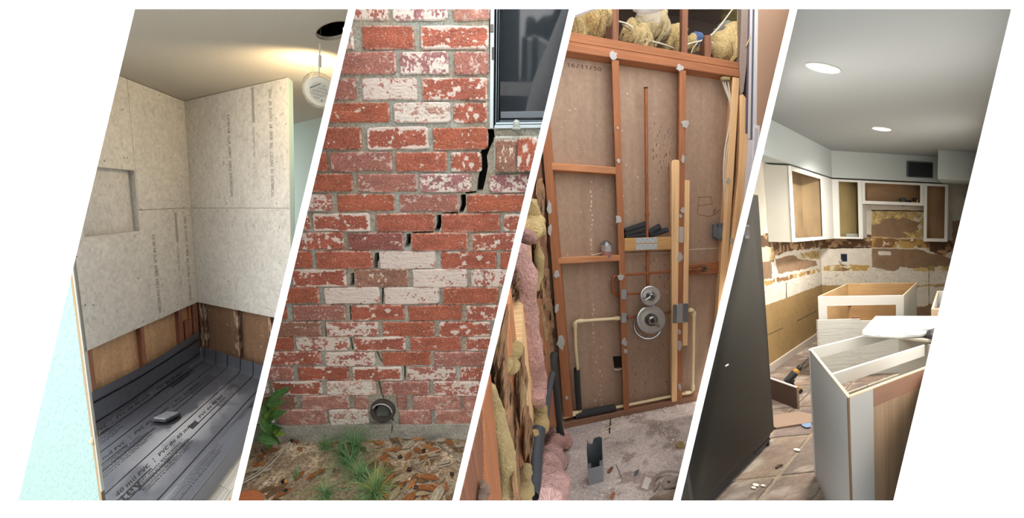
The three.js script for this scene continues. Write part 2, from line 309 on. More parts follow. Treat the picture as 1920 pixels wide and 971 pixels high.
  stud(1.392, 1.44); stud(.837, .878); stud(.275, .332); stud(.012, .085); stud(.10, .125, 'stud', W.stud, -.03);
  { const b = solo('wood_block', F.box(-.06, 0, yf, .345, .155, .245, .003), W.studDark, 'short wood block with a paint splashed top beside the corner stud of the shower', 'block'); void b; }
  // studs of the right wall, old and smeared with mortar
  const oldWood = mat(0xffffff, .9, { map: dataTex(256, 256, (u, v) => { const a = fbm(u, v, 4, 4, 171, 14), b = fbm(u, v, 6, 3, 172); return mix3([92, 64, 46], [176, 152, 132], sst(.5, .72, a * .6 + b * .5)); }, true, .5) });
  part('stud', F.box(.012, .05, yf, yb + .2, -.09, -.004, .004), oldWood, wr, 'dark corner stud smeared with mortar'); part('stud', F.box(.06, .1, yf, yb + .2, -.09, -.03, .004), oldWood, wr); part('stud', F.box(.635, .70, yf, yb + .2, -.09, -.012, .004), oldWood, wr, 'weathered stud'); part('stud', F.box(1.18, 1.22, yf, yb + .2, -.09, -.012, .004), oldWood, wr);
  // teal wall that meets the end of the left wall, with the raw edges between
  const teal = mat(0x8faca8, .75, { bumpMap: dataTex(512, 512, (u, v) => sst(.45, .75, fbm(u, v, 16, 4, 181, 22)) * .7 + fbm(u, v, 60, 2, 182) * .15, false, .6), bumpScale: .006 });
  const wt = struct('wall_teal', F.box(-3.2, -.072, yf - 2.3, 1.6, zL - .06, zL, .002), teal, 'pale teal wall with a knockdown texture');
  { const edge = (x, wob, s) => { const P = []; for (let i = 0; i <= 40; i++) P.push([x + wob * (fbm(i / 40, .3, 12, 3, s) - .5), mix(-2.2, 1.55, i / 40)]); return P; };
    part('drywall_edge', F.prism([...edge(-.072, .014, 191), [-.018, 1.55], [-.018, -2.2]], 'xy', zL - .03, zL + .006, .002), mat(0x94815f, .9, { bumpMap: bumpNoise(20, 4, 192, .2), bumpScale: .004 }), wt, 'torn beige paper edge of the drywall');
    part('gap', F.box(-.019, -.012, -1.2, 1.55, zL - .04, zL - .004, 0), mat(0x5d564c, .95), wt); part('board_edge', F.box(-.012, .012, -.62, 1.55, zL - .02, zL + .012, .001), mat(0xa8a8a0, .85), wt, 'pale edge of the cement board running down to the floor');
    part('torn_paper', blob([F.p(-.03, -.24, zL + .01), F.p(-.033, -.21, zL + .02), F.p(-.03, -.17, zL + .01)], [.006, .014, .006], 195, .4, 8, 8), mat(0xcbb895, .95), wt); }
  // ceiling with the hole cut for a lamp
  const hc = []; for (let i = 0; i < 30; i++) { const t = i * Math.PI / 15, x = 627 + 35 * Math.cos(t), y = 57.5 + 17 * Math.sin(t) - 6 * Math.cos(t); hc.push(F.xz(x, y, H)); }
  const plaster = mat(0xa59e90, .9, { bumpMap: bumpNoise(70, 3, 201, .5), bumpScale: .0012 });
  const hcx = hc.reduce((a, q) => a + q[0], 0) / 30, hcz = hc.reduce((a, q) => a + q[1], 0) / 30;
  const ce = struct('ceiling_1', F.prism([[-.3, -2.2], [2.9, -2.2], [2.9, 1.75], [-.3, 1.75]], 'xz', H, H + .02, 0, [hc]), plaster, 'smooth beige ceiling with a round lamp hole');
  part('hole_rim', tube(hc.map((q) => F.p(q[0], H + .002, q[1])), .004, 60, 5, .5, true), mat(0x8d7f6a, .95, { bumpMap: bumpNoise(20, 3, 202, .1), bumpScale: .002 }), ce);
  part('attic_void', [F.box(hcx - .45, hcx + .45, H + .28, H + .3, hcz - .45, hcz + .45, 0), F.box(hcx - .45, hcx - .43, H + .02, H + .3, hcz - .45, hcz + .45, 0), F.box(hcx + .43, hcx + .45, H + .02, H + .3, hcz - .45, hcz + .45, 0), F.box(hcx - .45, hcx + .45, H + .02, H + .3, hcz - .45, hcz - .43, 0), F.box(hcx - .45, hcx + .45, H + .02, H + .3, hcz + .43, hcz + .45, 0)], mat(0x4a3a30, 1, { bumpMap: bumpNoise(12, 4, 203, .3), bumpScale: .02 }), ce, 'dark attic seen through the lamp hole');
  // wall of the room beyond
  struct('wall_back', F.prism([F.xz(536, 236, H), F.xz(760, 181, H), [F.xz(760, 181, H)[0], F.xz(760, 181, H)[1] - .1], [F.xz(536, 236, H)[0], F.xz(536, 236, H)[1] - .1]], 'xz', -.3, H, 0), mat(0x93a29b, .85), 'grey green wall of the room behind the shower');
  // ---- the grey shower liner
  const zEnd = 2.02, Lu = zEnd + .16;
  const linerMap = canvasTex(2048, 2048, (g, w, h) => {
    const im = g.createImageData(w, h), d = im.data;
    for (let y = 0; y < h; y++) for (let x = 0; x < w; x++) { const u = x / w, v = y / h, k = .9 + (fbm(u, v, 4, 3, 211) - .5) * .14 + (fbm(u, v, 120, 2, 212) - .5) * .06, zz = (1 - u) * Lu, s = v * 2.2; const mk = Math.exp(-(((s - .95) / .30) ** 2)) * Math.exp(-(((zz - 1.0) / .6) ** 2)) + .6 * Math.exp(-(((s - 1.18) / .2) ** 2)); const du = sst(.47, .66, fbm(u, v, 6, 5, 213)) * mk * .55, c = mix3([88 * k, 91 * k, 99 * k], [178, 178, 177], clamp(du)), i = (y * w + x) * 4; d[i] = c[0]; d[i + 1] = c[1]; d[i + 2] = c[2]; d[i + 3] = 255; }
    g.putImageData(im, 0, 0);
    const X = (z) => (1 - (z + .12) / Lu) * w, Y = (s) => s / 2.2 * h, ink = '#0b0d12';
    for (const s of [.08, .23, .38, .59, .80, 1.02, 1.23, 1.44, 1.60, 1.80]) { g.strokeStyle = ink; g.lineWidth = s === .08 || s === 1.6 ? 15 : 12; g.beginPath(); for (let i = 0; i <= 40; i++) g.lineTo(i / 40 * w, Y(s + .012 * (fbm(i / 40, s, 3, 3, 220) - .5))); g.stroke(); }
    const txt = (t, z, s, size, len, bold = 'bold italic') => { g.save(); g.translate(X(z), Y(s)); g.font = bold + ' ' + Math.round(size / 2.2 * h) + 'px sans-serif'; g.fillStyle = ink; const m = g.measureText(t).width; if (len) g.scale(len / Lu * w / m, 1); g.fillText(t, 0, 0); g.restore(); };
    const rowT = (z0, s, near, far) => { txt('40 mil PVC  ¦  PVC de 40 mils  ¦  PVC de 40 mil', z0, s, .058, 1.25);
      g.strokeStyle = ink; g.lineWidth = 12; g.beginPath(); g.moveTo(X(z0 + .12), Y(s + .03)); g.lineTo(X(z0 - .28), Y(s + .03)); g.stroke();
      g.beginPath(); g.moveTo(X(z0 - .8), Y(s + .03)); g.lineTo(X(z0 - 1.25), Y(s + .03)); g.stroke();
      const P = ['Liner meets ASTM D4551', 'Revêtement de bac à douche est conforme', 'conforme à la norme ASTM D4551', 'Revestimiento de la base de la ducha', 'conforme a la norma ASTM D4551'];
      P.forEach((t, i) => txt(t, near, s + .064 + i * .028, .032, .46 + .06 * (i % 2), 'bold'));
      const T = ['Oatey shower pan liner for use under mortar beds', 'and tile. Install in accordance with local codes', 'and the instructions of the manufacturer. Do not', 'expose to sunlight. Seal all corners and folds', 'with solvent. Test the pan before tiling the floor', 'Ne pas exposer au soleil. Sceller tous les coins', 'No exponer a la luz del sol. Sellar las esquinas']; T.forEach((t, i) => txt(t, far, s - .03 + i * .023, .026, .38, 'bold')); };
    rowT(1.62, .335, 1.78, .62); rowT(1.66, .70, 1.72, .60); rowT(1.72, 1.13, 1.60, .62); rowT(1.50, 1.56, 1.62, .8);
    txt('Oatey', 1.86, 1.22, .11, .3, 'bold');
    g.fillStyle = 'rgba(21,24,31,.75)'; for (const [z, s] of [[.98, 1.10], [.62, 1.6]]) g.fillRect(X(z), Y(s), .09 / Lu * w, .07 / 2.2 * h);
    g.fillStyle = 'rgba(30,34,42,.7)'; g.fillRect(X(.62), Y(.40), .3 / Lu * w, .045 / 2.2 * h);
  });
  const prof = (s, z) => {   // arc length from the left top edge -> x, y above the floor
    const wv = .012 * (fbm(z * .4 + .1, .2, 5, 3, 231) - .5);
    if (s < .27) return [.016 + .004 * Math.sin(z * 7) + (s < .1 ? .004 : 0), .30 - s + wv * 1.5];
    if (s < .37) { const t = (s - .27) / .1; return [.016 + .07 * t * t, .03 * (1 - t) ** 2]; }
    if (s < 1.45) return [.086 + (s - .37), Math.abs(wv) * .35];
    const t = s - 1.45, x0 = 1.166; if (t < .22) { const k = t / .22; return [x0 + .2 * k, .1 * sst(0, 1, k)]; }
    if (t < .34) { const k = (t - .22) / .12; return [x0 + .2 + .115 * k, .1 + .012 * Math.sin(k * 3.14)]; }
    if (t < .48) { const k = (t - .34) / .14; return [x0 + .315 + .02 * k, .1 * (1 - k) + .003]; }
    return [x0 + .335, .002];
  };
  const linerTop = (z) => .168 + .012 * Math.sin(z * 5 + 1) - yf - .3;
  const lg = sheet(F, 150, 90, (a, b) => {
    const s = a * 1.94; const xs = s < .37 ? .02 : s - .284, zm = Math.min(zEnd, 1.435 + .46 * Math.max(0, xs)); let L = b * (zm + .092), z, up = 0;
    if (L < .11) { up = .135 - L * 1.1; z = .016 + .012 * (L / .11); } else if (L < .17) { const k = (L - .11) / .06; up = .014 * (1 - k) ** 2; z = .028 + .05 * k; } else z = L - .092;
    let [x, y] = prof(s, z); if (s < .27) y += (1 - s / .27) * (linerTop(z));
    y = Math.max(y, up + (s > .3 ? 0 : 0)); const zc = s < .3 ? mix(z, Math.max(z, .03), 1) : z;
    y += .006 * (fbm(x * .4 + .5, z * .4 + .2, 8, 3, 233) - .5) * (s > .3 ? 1 : 0);
    const dr = Math.hypot(x - .56, z - 1.05); if (dr < .14 && s > .37) y -= .012 * (1 - dr / .14);
    if (s > 1.44) z += (s - 1.44) * .0; return [x, yf + .004 + y, zc];
  }, (a, b, q) => [1 - (q[2] + .092) / Lu, 1 - a * 1.94 / 2.2]);
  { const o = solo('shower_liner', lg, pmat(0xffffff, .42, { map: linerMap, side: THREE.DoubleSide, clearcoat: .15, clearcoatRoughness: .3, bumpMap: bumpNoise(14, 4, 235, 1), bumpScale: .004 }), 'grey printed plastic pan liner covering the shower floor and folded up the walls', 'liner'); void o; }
  part('mortar_bed', F.prism([[-.08, 0], [1.44, 0], [1.44, 2.0], [.03, 1.40], [-.08, 1.38]], 'xz', yf - .05, yf - .012), mat(0x55524c, 1), wr, 'bed under the liner');
  part('curb', F.box(1.372, 1.468, yf - .05, yf + .092, .02, 2.0, .004), W.studDark, wr, 'timber curb under the liner');
  // drain with its square cover
  { const c = F.p(.555, yf + .006, 1.05), v = thing('shower_drain', 'square grey drain cover on a black ring in the middle of the shower liner', 'drain', c), blk = mat(0x1a1b1e, .55);
    part('ring', lathe([[.035, .0], [.045, .016], [.075, .014], [.086, .008], [.09, -.004]], c, F.Y, 32), blk, v);
    part('neck', lathe([[0, .03], [.03, .03], [.036, .012], [.036, 0]], c, F.Y, 20), blk, v);
    const pl = chamferBox(.105, .012, .105, .003), q = c.clone().addScaledVector(F.Y, .048); orient(pl, q, F.X.clone().addScaledVector(F.Z, -.35), F.Y.clone().addScaledVector(F.Z, -.1)); part('cover', pl, mat(0x7b7e82, .55, { metalness: .2, bumpMap: bumpNoise(16, 4, 241, .1), bumpScale: .006 }), v, 'grey speckled square cover');
    const rimG = chamferBox(.118, .02, .118, .004); orient(rimG, c.clone().addScaledVector(F.Y, .034), F.X.clone().addScaledVector(F.Z, -.35), F.Y.clone().addScaledVector(F.Z, -.1)); part('cover_rim', rimG, mat(0x2c2e33, .6, { metalness: .3 }), v); }
  // plank floor outside the curb
  { const fl = struct('floor_1', F.box(1.3, 2.6, yf - .06, yf - .04, .4, 2.05, 0), mat(0x8f8a80, .9), 'whitewashed plank floor outside the shower');
    const pm = [0, 1, 2].map((i) => mat(0xffffff, .7, { map: woodTex([222 - i * 8, 219 - i * 8, 210 - i * 8], [150, 143, 132], 251 + i, 1.2, .16, 1.2) }));
    for (let i = 0; i < 9; i++) for (let k = 0; k < 2; k++) { const x = 1.36 + i * .125, z0 = k ? 1.1 + (i % 3) * .2 : .4, z1 = k ? 2.05 : 1.1 + (i % 3) * .2; part('plank', F.box(x, x + .122, yf - .04, yf - .022, z0 + .001, z1 - .001, .0015), pm[(i + k) % 3], fl); } }
  // LED disc in its bag hanging by a cable below the hole: it shines up at the ceiling
  { const top = F.on(1, H + .1, 601, 47), cz = top[2], a = F.p(...top), b = F.p(...F.on(2, cz, 598, 148)), j0 = F.p(...F.on(2, cz, 600, 104)), j1 = F.p(...F.on(2, cz, 599.5, 126)), dc = F.p(...F.on(2, cz, 601, 172));
    const L = thing('hanging_lamp', 'round LED lamp in a clear plastic bag hanging by its cable from the ceiling', 'lamp', dc.clone()), wht = mat(0xd8d6d0, .5);
    part('cable', tube([a, a.clone().lerp(b, .5), b, dc.clone().addScaledVector(F.Y, .03)], .0042, 16, 7), mat(0xcfc8b8, .5), L); part('connector', cyl(j0, j1, .009, .009, 10), mat(0xb9b4a8, .5), L);
    const n = F.Z.clone().addScaledVector(F.Y, -.55).addScaledVector(F.X, .1).normalize(); // back of the disc faces the viewer, its light faces up and away
    part('disc', lathe([[0, .012], [.06, .012], [.066, .006], [.082, .004], [.088, -.002], [.086, -.012]], dc, n, 36), wht, L);
    part('light_face', lathe([[0, -.013], [.08, -.012]], dc, n, 30), mat(0xfff1d8, .5, { emissive: 0xffe9c4, emissiveIntensity: 2.5, side: THREE.DoubleSide }), L, 'glowing diffuser turned to the ceiling');
    const lab = canvasTex(256, 256, (g, w, h) => { g.fillStyle = '#bdbbb6'; g.fillRect(0, 0, w, h); g.fillStyle = '#33333a'; for (let i = 0; i < 9; i++) for (let k = 0; k < 11; k++) if ((i * 7 + k * 5) % 4) g.fillRect(26 + k * 18, 70 + i * 14, 13, 7); g.fillStyle = '#4a4a50'; g.fillRect(40, 30, 150, 16); g.beginPath(); g.arc(90, 226, 14, 0, 7); g.fill(); g.fillStyle = '#ddd'; g.fillRect(84, 222, 10, 7); });
    { const g = new THREE.CircleGeometry(.06, 28); orient(g, dc.clone().addScaledVector(n, .0128), F.X.clone().addScaledVector(F.Y, -.35), F.Y); const q = new THREE.Quaternion(); void q; const ax = F.X.clone().addScaledVector(n, -F.X.dot(n)).normalize(); const h = new THREE.CircleGeometry(.06, 28); h.applyMatrix4(new THREE.Matrix4().makeBasis(ax, n.clone().cross(ax), n).setPosition(dc.clone().addScaledVector(n, .0128))); part('label', h, mat(0xffffff, .6, { map: lab }), L, 'printed grey label on the back of the lamp'); }
    const bagM = pmat(0xf4f2ea, .18, { transmission: .92, thickness: 0, roughness: .22, side: THREE.DoubleSide });
    part('plastic_bag', blob([dc.clone().addScaledVector(n, -.03), dc.clone(), dc.clone().addScaledVector(n, .03)], [.085, .104, .08], 261, .16, 10, 22), bagM, L);
    part('bag_tail', blob([dc.clone().addScaledVector(F.X, -.07).addScaledVector(F.Y, .06), dc.clone().addScaledVector(F.X, -.085).addScaledVector(F.Y, .11), dc.clone().addScaledVector(F.X, -.08).addScaledVector(F.Y, .16)], [.02, .008, .018], 262, .5, 10, 10), bagM, L);
    const red = mat(0xb8241c, .5); part('wire_nut', lathe([[0, .012], [.007, .01], [.009, -.01]], dc.clone().addScaledVector(F.Y, .075).addScaledVector(n, .02).addScaledVector(F.X, -.005), F.Y, 10), red, L, 'red wire nut'); part('wire_nut', lathe([[0, .012], [.006, .01], [.008, -.01]], dc.clone().addScaledVector(F.X, -.098).addScaledVector(F.Y, .005).addScaledVector(n, .01), F.Y, 10), red, L, 'red wire nut');
    const sp = new THREE.SpotLight(0xffe2b4, 8.5, 0, 1.2, .95, 2); sp.position.copy(dc.clone().addScaledVector(n, -.05)); sp.target.position.copy(F.p(hcx - 1.0, H, hcz - .95)); sp.castShadow = true; sp.shadow.radius = 4; scene.add(sp, sp.target);
  }
}
// ================================================================ second opening: cracked brick wall
{
  const xr = V3(1, .0125, 0).applyQuaternion(camera.quaternion).normalize(), yu = vpRay(757, 3249, -1);
  yu.addScaledVector(xr, -yu.dot(xr) * .6).normalize();
  const zf = xr.clone().cross(yu).normalize();
  const F = new Frame(xr, yu, zf, CAM.clone().add(rayRaw(757, 817)));
  { const a = F.xy(757, 766)[1], b = F.xy(757, 50)[1]; F.O = CAM.clone().add(F.O.clone().sub(CAM).multiplyScalar(1.47 / (b - a))); F.set(); }
  const Q = (x, y, z = 0) => F.xy(x, y, z);
  // ---- materials
  const mortarMap = dataTex(512, 512, (u, v) => { const a = fbm(u, v, 6, 4, 11), b = fbm(u, v, 90, 2, 12), c = fbm(u, v, 3, 3, 13); const k = .80 + a * .3 + (b - .5) * .3; return mix3([172 * k, 176 * k, 165 * k], [172 * k, 166 * k, 148 * k], sst(.45, .7, c)); }, true, .5);
  const mortar = mat(0xffffff, .95, { map: mortarMap, bumpMap: dataTex(512, 512, (u, v) => fbm(u, v, 10, 5, 21) * .6 + fbm(u, v, 70, 2, 22) * .4, false, .35), bumpScale: .007 });
  const concrete = mat(0xffffff, .95, { map: dataTex(512, 256, (u, v) => { const a = fbm(u, v, 5, 4, 31), b = fbm(u, v, 100, 2, 32); const k = .72 + a * .35 + (b - .5) * .3; return [182 * k, 179 * k, 166 * k]; }, true, .6), bumpMap: bumpNoise(24, 4, 33, .3), bumpScale: .003 });
  // brick faces: 4 x 16 painted tiles, each of one kind of weathering
  const KINDS = { clean: 0, red: 1, dust: 2, edge: 3, half: 4, white: 5, purple: 6, pink: 7, brown: 8, streak: 9, dark: 10, pale: 11, patch: 12 }, NROW = 16;
  const TINT = [[172, 96, 74], [176, 98, 72], [168, 106, 92], [174, 98, 78], [170, 104, 90], [178, 114, 100], [160, 106, 106], [186, 130, 114], [158, 114, 94], [174, 98, 78], [150, 90, 80], [192, 148, 132], [174, 96, 74]];
  const tileH = (u, v) => fbm(u, v, 8, 4, 61, 48) * .5 + fbm(u, v, 60, 3, 62, 200) * .5;
  const brickMap = dataTex(1024, 1536, (u, v) => {
    const row = Math.min(NROW - 1, Math.floor(v * NROW)), col = Math.floor(u * 4), lu = u * 4 - col, lv = v * NROW - row, kind = row % 13, s = row * 9 + col * 131;
    const big = fbm(lu, lv, 3, 4, s + 1, 2), fine = fbm(lu, lv, 26, 3, s + 2, 9), gr = fbm(lu, lv, 110, 2, s + 3, 40), blot = fbm(lu, lv, 6, 4, s + 4, 3);
    const edge = Math.min(lu * 2.6, (1 - lu) * 2.6, lv, 1 - lv), W = [226, 219, 208], B = TINT[kind];
    let c = B.map((q) => q * (.76 + big * .32 + (gr - .5) * .42)); c = mix3(c, [B[0] * .62, B[1] * .55, B[2] * .55], sst(.6, .75, fine) * .45);
    const cov = { 0: .02, 1: .1, 2: .3, 3: .2, 4: .55, 5: .80, 6: .5, 7: .3, 8: .12, 9: .25, 10: .04, 11: .6, 12: .26 }[kind];
    let m = blot * .55 + fine * .45; if (kind === 3) m += sst(.22, 0, edge) * .28; if (kind === 9) m += sst(.55, .8, fbm(lu, lv, 14, 2, s + 8, 2)) * .25; if (kind === 12) m = fbm(lu + col * .37 + .2, lv, 7, 4, s + 5, 3); if (kind === 5) m += .05 - sst(.1, 0, edge) * .12;
    const th = .5 + (.5 - cov) * .42, k = sst(th - .035, th + .05, m) * (kind === 2 || kind === 7 ? .55 : .88);
    c = mix3(c, W.map((q) => q * (.86 + gr * .2)), clamp(k + (kind === 2 || kind === 11 || kind === 6 ? .12 * fine : 0)));
    c = mix3(c, W, sst(.06, .0, edge + (fine - .5) * .12) * .6);
    c = mix3(c, W, sst(.71, .8, gr + (fine - .5) * .3) * .55);
    return c;
  });
  brickMap.wrapS = brickMap.wrapT = THREE.ClampToEdgeWrapping;
  const brickBump = dataTex(1024, 1024, (u, v) => tileH(u, v), false); brickBump.wrapS = brickBump.wrapT = THREE.ClampToEdgeWrapping;
  const brickMat = mat(0xffffff, .92, { map: brickMap, bumpMap: brickBump, bumpScale: .006 });
  // ---- the wall body with the crack left open
  const cracks = [
    [[913, 242], [916, 252], [907, 272], [899, 290], [902, 308], [896, 335], [894, 358], [905, 358], [910, 338], [915, 312], [913, 292], [921, 272], [928, 258], [926, 242]],
    [[873, 359.5], [893, 358], [893, 361.5], [873, 363.5]], [[863.5, 365], [873.5, 364], [873.5, 385], [868, 399], [860, 398.5], [864, 385]], [[829.5, 398.8], [859, 397], [859, 400], [829.5, 401.8]],
    [[819, 403], [829, 402], [827, 425], [822, 435], [814.5, 434], [818.5, 420]], [[773, 434.8], [813, 433], [813, 436], [773, 438]], [[762.5, 438.5], [772.5, 438], [771.5, 450], [766, 463.5], [759.5, 463], [762, 450]],
    [[731, 465], [738, 465], [738, 470], [731, 470]], [[703, 474], [712, 472.5], [711, 485], [708, 495], [709.5, 506], [701.5, 506], [700, 492]], [[657.5, 512], [666, 510.5], [665, 525], [663, 538.5], [655.5, 538.5], [658, 525]],
    [[716, 539.5], [720, 539.5], [718.7, 570], [715.2, 570]], [[655, 573], [658, 573], [659.8, 600], [656.8, 600]], [[609.3, 603], [612.3, 603], [613.3, 631], [610.3, 631]], [[705.5, 658], [708.5, 658], [714.5, 671], [721, 682], [718, 683], [711, 672]],
    [[757.5, 684], [760.6, 684], [760.9, 711], [757.8, 711]], [[656.2, 632], [659.2, 632], [663.2, 656], [660, 656]], [[708.5, 714], [711.5, 714], [715.5, 730], [720.5, 746], [717.5, 746.5], [712.3, 731]], [[734.2, 783.5], [736.8, 783.5], [739.5, 788], [736, 790.5]]];
  const wallOutline = [[barX(0, 792), 792], [barX(0, -25), -25], [916, -25], [919, 239], [barX(1, 236), 236], [barX(1, 790), 790]].map((q) => Q(...q));
  const ventHole = Array.from({ length: 20 }, (_, i) => Q(719 + 17 * Math.cos(i * .31416), 767 + 15.5 * Math.sin(i * .31416)));
  const wall = struct('wall_brick', F.prism(wallOutline, 'xy', -.055, 0, 0, [...cracks.map((c) => c.map((q) => Q(...q))), ventHole]), mortar, 'weathered brick wall with a stepped crack');
  part('backing', F.prism([[barX(0, 815), 815], [barX(0, -25), -25], [barX(1, -25), -25], [barX(1, 815), 815]].map((q) => F.xy(...q, -.075)), 'xy', -.09, -.075, 0), mat(0x1c1a18, 1), wall, 'dark sheathing behind the open crack');
  // ---- the bricks, row by row: [y0, y1, [[x0, x1, kind], ...]] in photograph pixels
  const rows = [
    [-6, 38, [[560, 624, 'red'], [630, 729, 'half'], [736, 839, 'purple'], [851, 917, 'pink']]],
    [51, 92, [[560, 664, 'pale'], [679, 777, 'clean'], [790, 916, 'edge']]],
    [99, 139, [[540, 630, 'red'], [636, 744, 'dust'], [751, 841, 'purple'], [852, 916, 'dust']]],
    [148, 187, [[560, 669, 'dust'], [680, 783, 'white'], [792, 913, 'streak']]],
    [194, 229, [[500, 606, 'red'], [612, 731, 'red'], [739, 845, 'pale'], [850, 913, 'patch']]],
    [240, 279, [[560, 679, 'clean'], [688, 804, 'edge'], [812, 914, 'red']]],
    [286, 320, [[500, 616, 'red'], [621, 736, 'dust'], [743, 838, 'clean'], [846, 902, 'patch']]],
    [327, 358, [[530, 663, 'red'], [670, 783, 'dust'], [789, 884, 'purple'], [918, 1030, 'purple']]],
    [365, 395, [[480, 623, 'half'], [632, 741, 'red'], [750, 860, 'dust'], [875, 984, 'red']]],
    [401, 432, [[470, 581, 'streak'], [587, 695, 'edge'], [706, 815, 'clean'], [828, 936, 'clean'], [946, 1060, 'edge']]],
    [437, 467, [[520, 646, 'streak'], [653, 758, 'dark'], [771, 877, 'clean'], [886, 990, 'streak']]],
    [471, 502, [[480, 586, 'red'], [594, 701, 'clean'], [711, 817, 'white'], [827, 930, 'patch'], [939, 1040, 'red']]],
    [505, 536, [[440, 543, 'half'], [548, 651, 'edge'], [665, 767, 'brown'], [774, 876, 'white'], [884, 990, 'half']]],
    [538, 567, [[490, 600, 'red'], [609, 713, 'white'], [721, 824, 'white'], [831, 934, 'red'], [941, 1030, 'dust']]],
    [572, 598, [[440, 540, 'red'], [551, 649, 'dust'], [658, 759, 'patch'], [766, 867, 'red'], [875, 970, 'streak']]],
    [603, 628, [[500, 604, 'brown'], [611, 711, 'half'], [717, 815, 'red'], [823, 919, 'patch'], [926, 1010, 'dust']]],
    [631, 655, [[450, 552, 'red'], [556, 657, 'half'], [664, 762, 'edge'], [769, 865, 'clean'], [874, 970, 'edge']]],
    [659, 683, [[500, 604, 'streak'], [611, 704, 'half'], [716, 808, 'red'], [812, 911, 'dust'], [918, 1000, 'red']]],
    [687, 711, [[450, 552, 'dust'], [559, 655, 'patch'], [662, 755, 'edge'], [763, 856, 'half'], [863, 950, 'streak']]],
    [714, 738, [[440, 505, 'pale'], [511, 606, 'edge'], [612, 706, 'pale'], [713, 805, 'dust'], [814, 910, 'half']]],
    [741, 765, [[455, 557, 'brown'], [564, 656, 'pink'], [665, 692, 'pink'], [744, 763, 'dust'], [774, 866, 'pink'], [871, 960, 'pink']]],
    [767, 793, [[425, 515, 'pale'], [521, 615, 'pink'], [618, 693, 'pale'], [748, 810, 'pink'], [817, 920, 'pink']]]];
  const br = rng(404);
  const brickGeo = (x0, y0, x1, y1, kind, depth, zBack = -.03, dx = 0, dy = 0) => {
    const w = x1 - x0, h = y1 - y0, P = [], j = (a) => (br() - .5) * a, c = () => rr(.002, .010, br);
    const add = (x, y) => P.push(new THREE.Vector2(x, y)); const k = [c(), c(), c(), c()];
    add(x0 + k[0], y0 + j(.003)); for (const t of [.25, .5, .75]) add(x0 + w * t, y0 + j(.005)); add(x1 - k[1], y0 + j(.003));
    add(x1 + j(.002), y0 + k[1] * .8); add(x1 + j(.005), y0 + h * .5); add(x1 + j(.002), y1 - k[2] * .8);
    add(x1 - k[2], y1 + j(.003)); for (const t of [.75, .5, .25]) add(x0 + w * t, y1 + j(.005)); add(x0 + k[3], y1 + j(.003));
    add(x0 + j(.002), y1 - k[3] * .8); add(x0 + j(.005), y0 + h * .5); add(x0 + j(.002), y0 + k[0] * .8);
    const g = new THREE.ExtrudeGeometry(new THREE.Shape(P), { depth: depth - zBack - .0045, bevelEnabled: true, bevelSize: .004, bevelOffset: -.003, bevelThickness: .0045, bevelSegments: 1 });
    g.translate(0, 0, zBack);
    const q = g.attributes.position, U = g.attributes.uv, rowT = KINDS[kind] + (KINDS[kind] < 3 && br() < .5 ? 13 : 0), colT = Math.floor(br() * 4), fl = br() < .5;
    for (let i = 0; i < q.count; i++) {
      let u = clamp((q.getX(i) - x0) / w, .01, .99), v = clamp((q.getY(i) - y0) / h, .02, .98); if (fl) u = 1 - u;
      if (w < h * 1.6) u = .2 + u * .5;
      U.setXY(i, (colT + u) / 4, (rowT + v) / NROW);
    }
    return g;
  };
  const topRow = rows.length;
  for (const [ya, yb, list] of rows) for (let [xa, xb, kind] of list) {
    const ym = (ya + yb) / 2; xa = Math.max(xa, barX(0, ym) - 1.5); xb = Math.min(xb, barX(1, ym) + 1.5); if (xb - xa < 9) continue;
    for (const c of cracks) if (c.length < 14) { const cx = c.map((q) => q[0]), cy = c.map((q) => q[1]), lo = Math.min(...cx), hi = Math.max(...cx), mid = (Math.min(...cy) + Math.max(...cy)) / 2; if (hi - lo > 14 || mid < ya || mid > yb) continue; if (lo < xb && hi > xb && lo > xa) xb = Math.max(xb - 4, lo); if (lo < xa && hi > xa) xa = Math.min(xa + 3, hi - 1); }
    const [x0, y1] = Q(xa, ya + (xa - 757) * .002), [x1, y0] = Q(xb, yb + (xb - 757) * .002), g = brickGeo(x0, y0, x1, y1, kind, rr(.008, .014, br));
    g.translate(-(x0 + x1) / 2, -(y0 + y1) / 2, 0); g.rotateZ(rr(-.008, .008, br)); g.rotateY(rr(-.012, .012, br)); g.translate((x0 + x1) / 2, (y0 + y1) / 2, 0);
    part('brick', F.map(g), brickMat, wall);
  }
  // rowlock bricks of the window sill and the window reveal
  const sill = (xa, xb, ya, yb, kind) => { const [x0, y1] = Q(xa, ya, .055), [x1, y0] = Q(xb, yb, .055), g = brickGeo(x0, y0, x1, y1, kind, .055, -.03); return part('sill_brick', F.map(g), brickMat, wall, 'sill brick standing proud on edge'); };
  sill(929, 967, 263, 322, 'brown'); sill(972, 1006, 259, 321, 'patch'); sill(1011, 1018, 257, 290, 'red');
  { const [x0, y1] = Q(926, 262, .02), [x1, y0] = Q(1009, 322, .02); part('sill_mortar', F.box(x0, x1, y0 + .004, y1 + .012, -.03, .035, .006), mortar, wall, 'mossy grey mortar between the sill bricks'); }
  // foundation strip with a hairline crack
  { const y1 = Q(757, 791)[1], a = Q(barX(0, 805), 805)[0], b = Q(barX(1, 805), 805)[0], yb = -.12, hx = (q) => F.xy(q[0], q[1], .02);
    const hair = [[734.5, 795.5], [737, 795.5], [735.5, 812], [733.5, 812]].map(hx);
    struct('foundation_1', F.prism([[a, yb], [b, yb], [b, y1 - .004], [a, y1]], 'xy', -.05, .02, 0, [hair]), concrete, 'grey concrete footing under the brick wall'); }
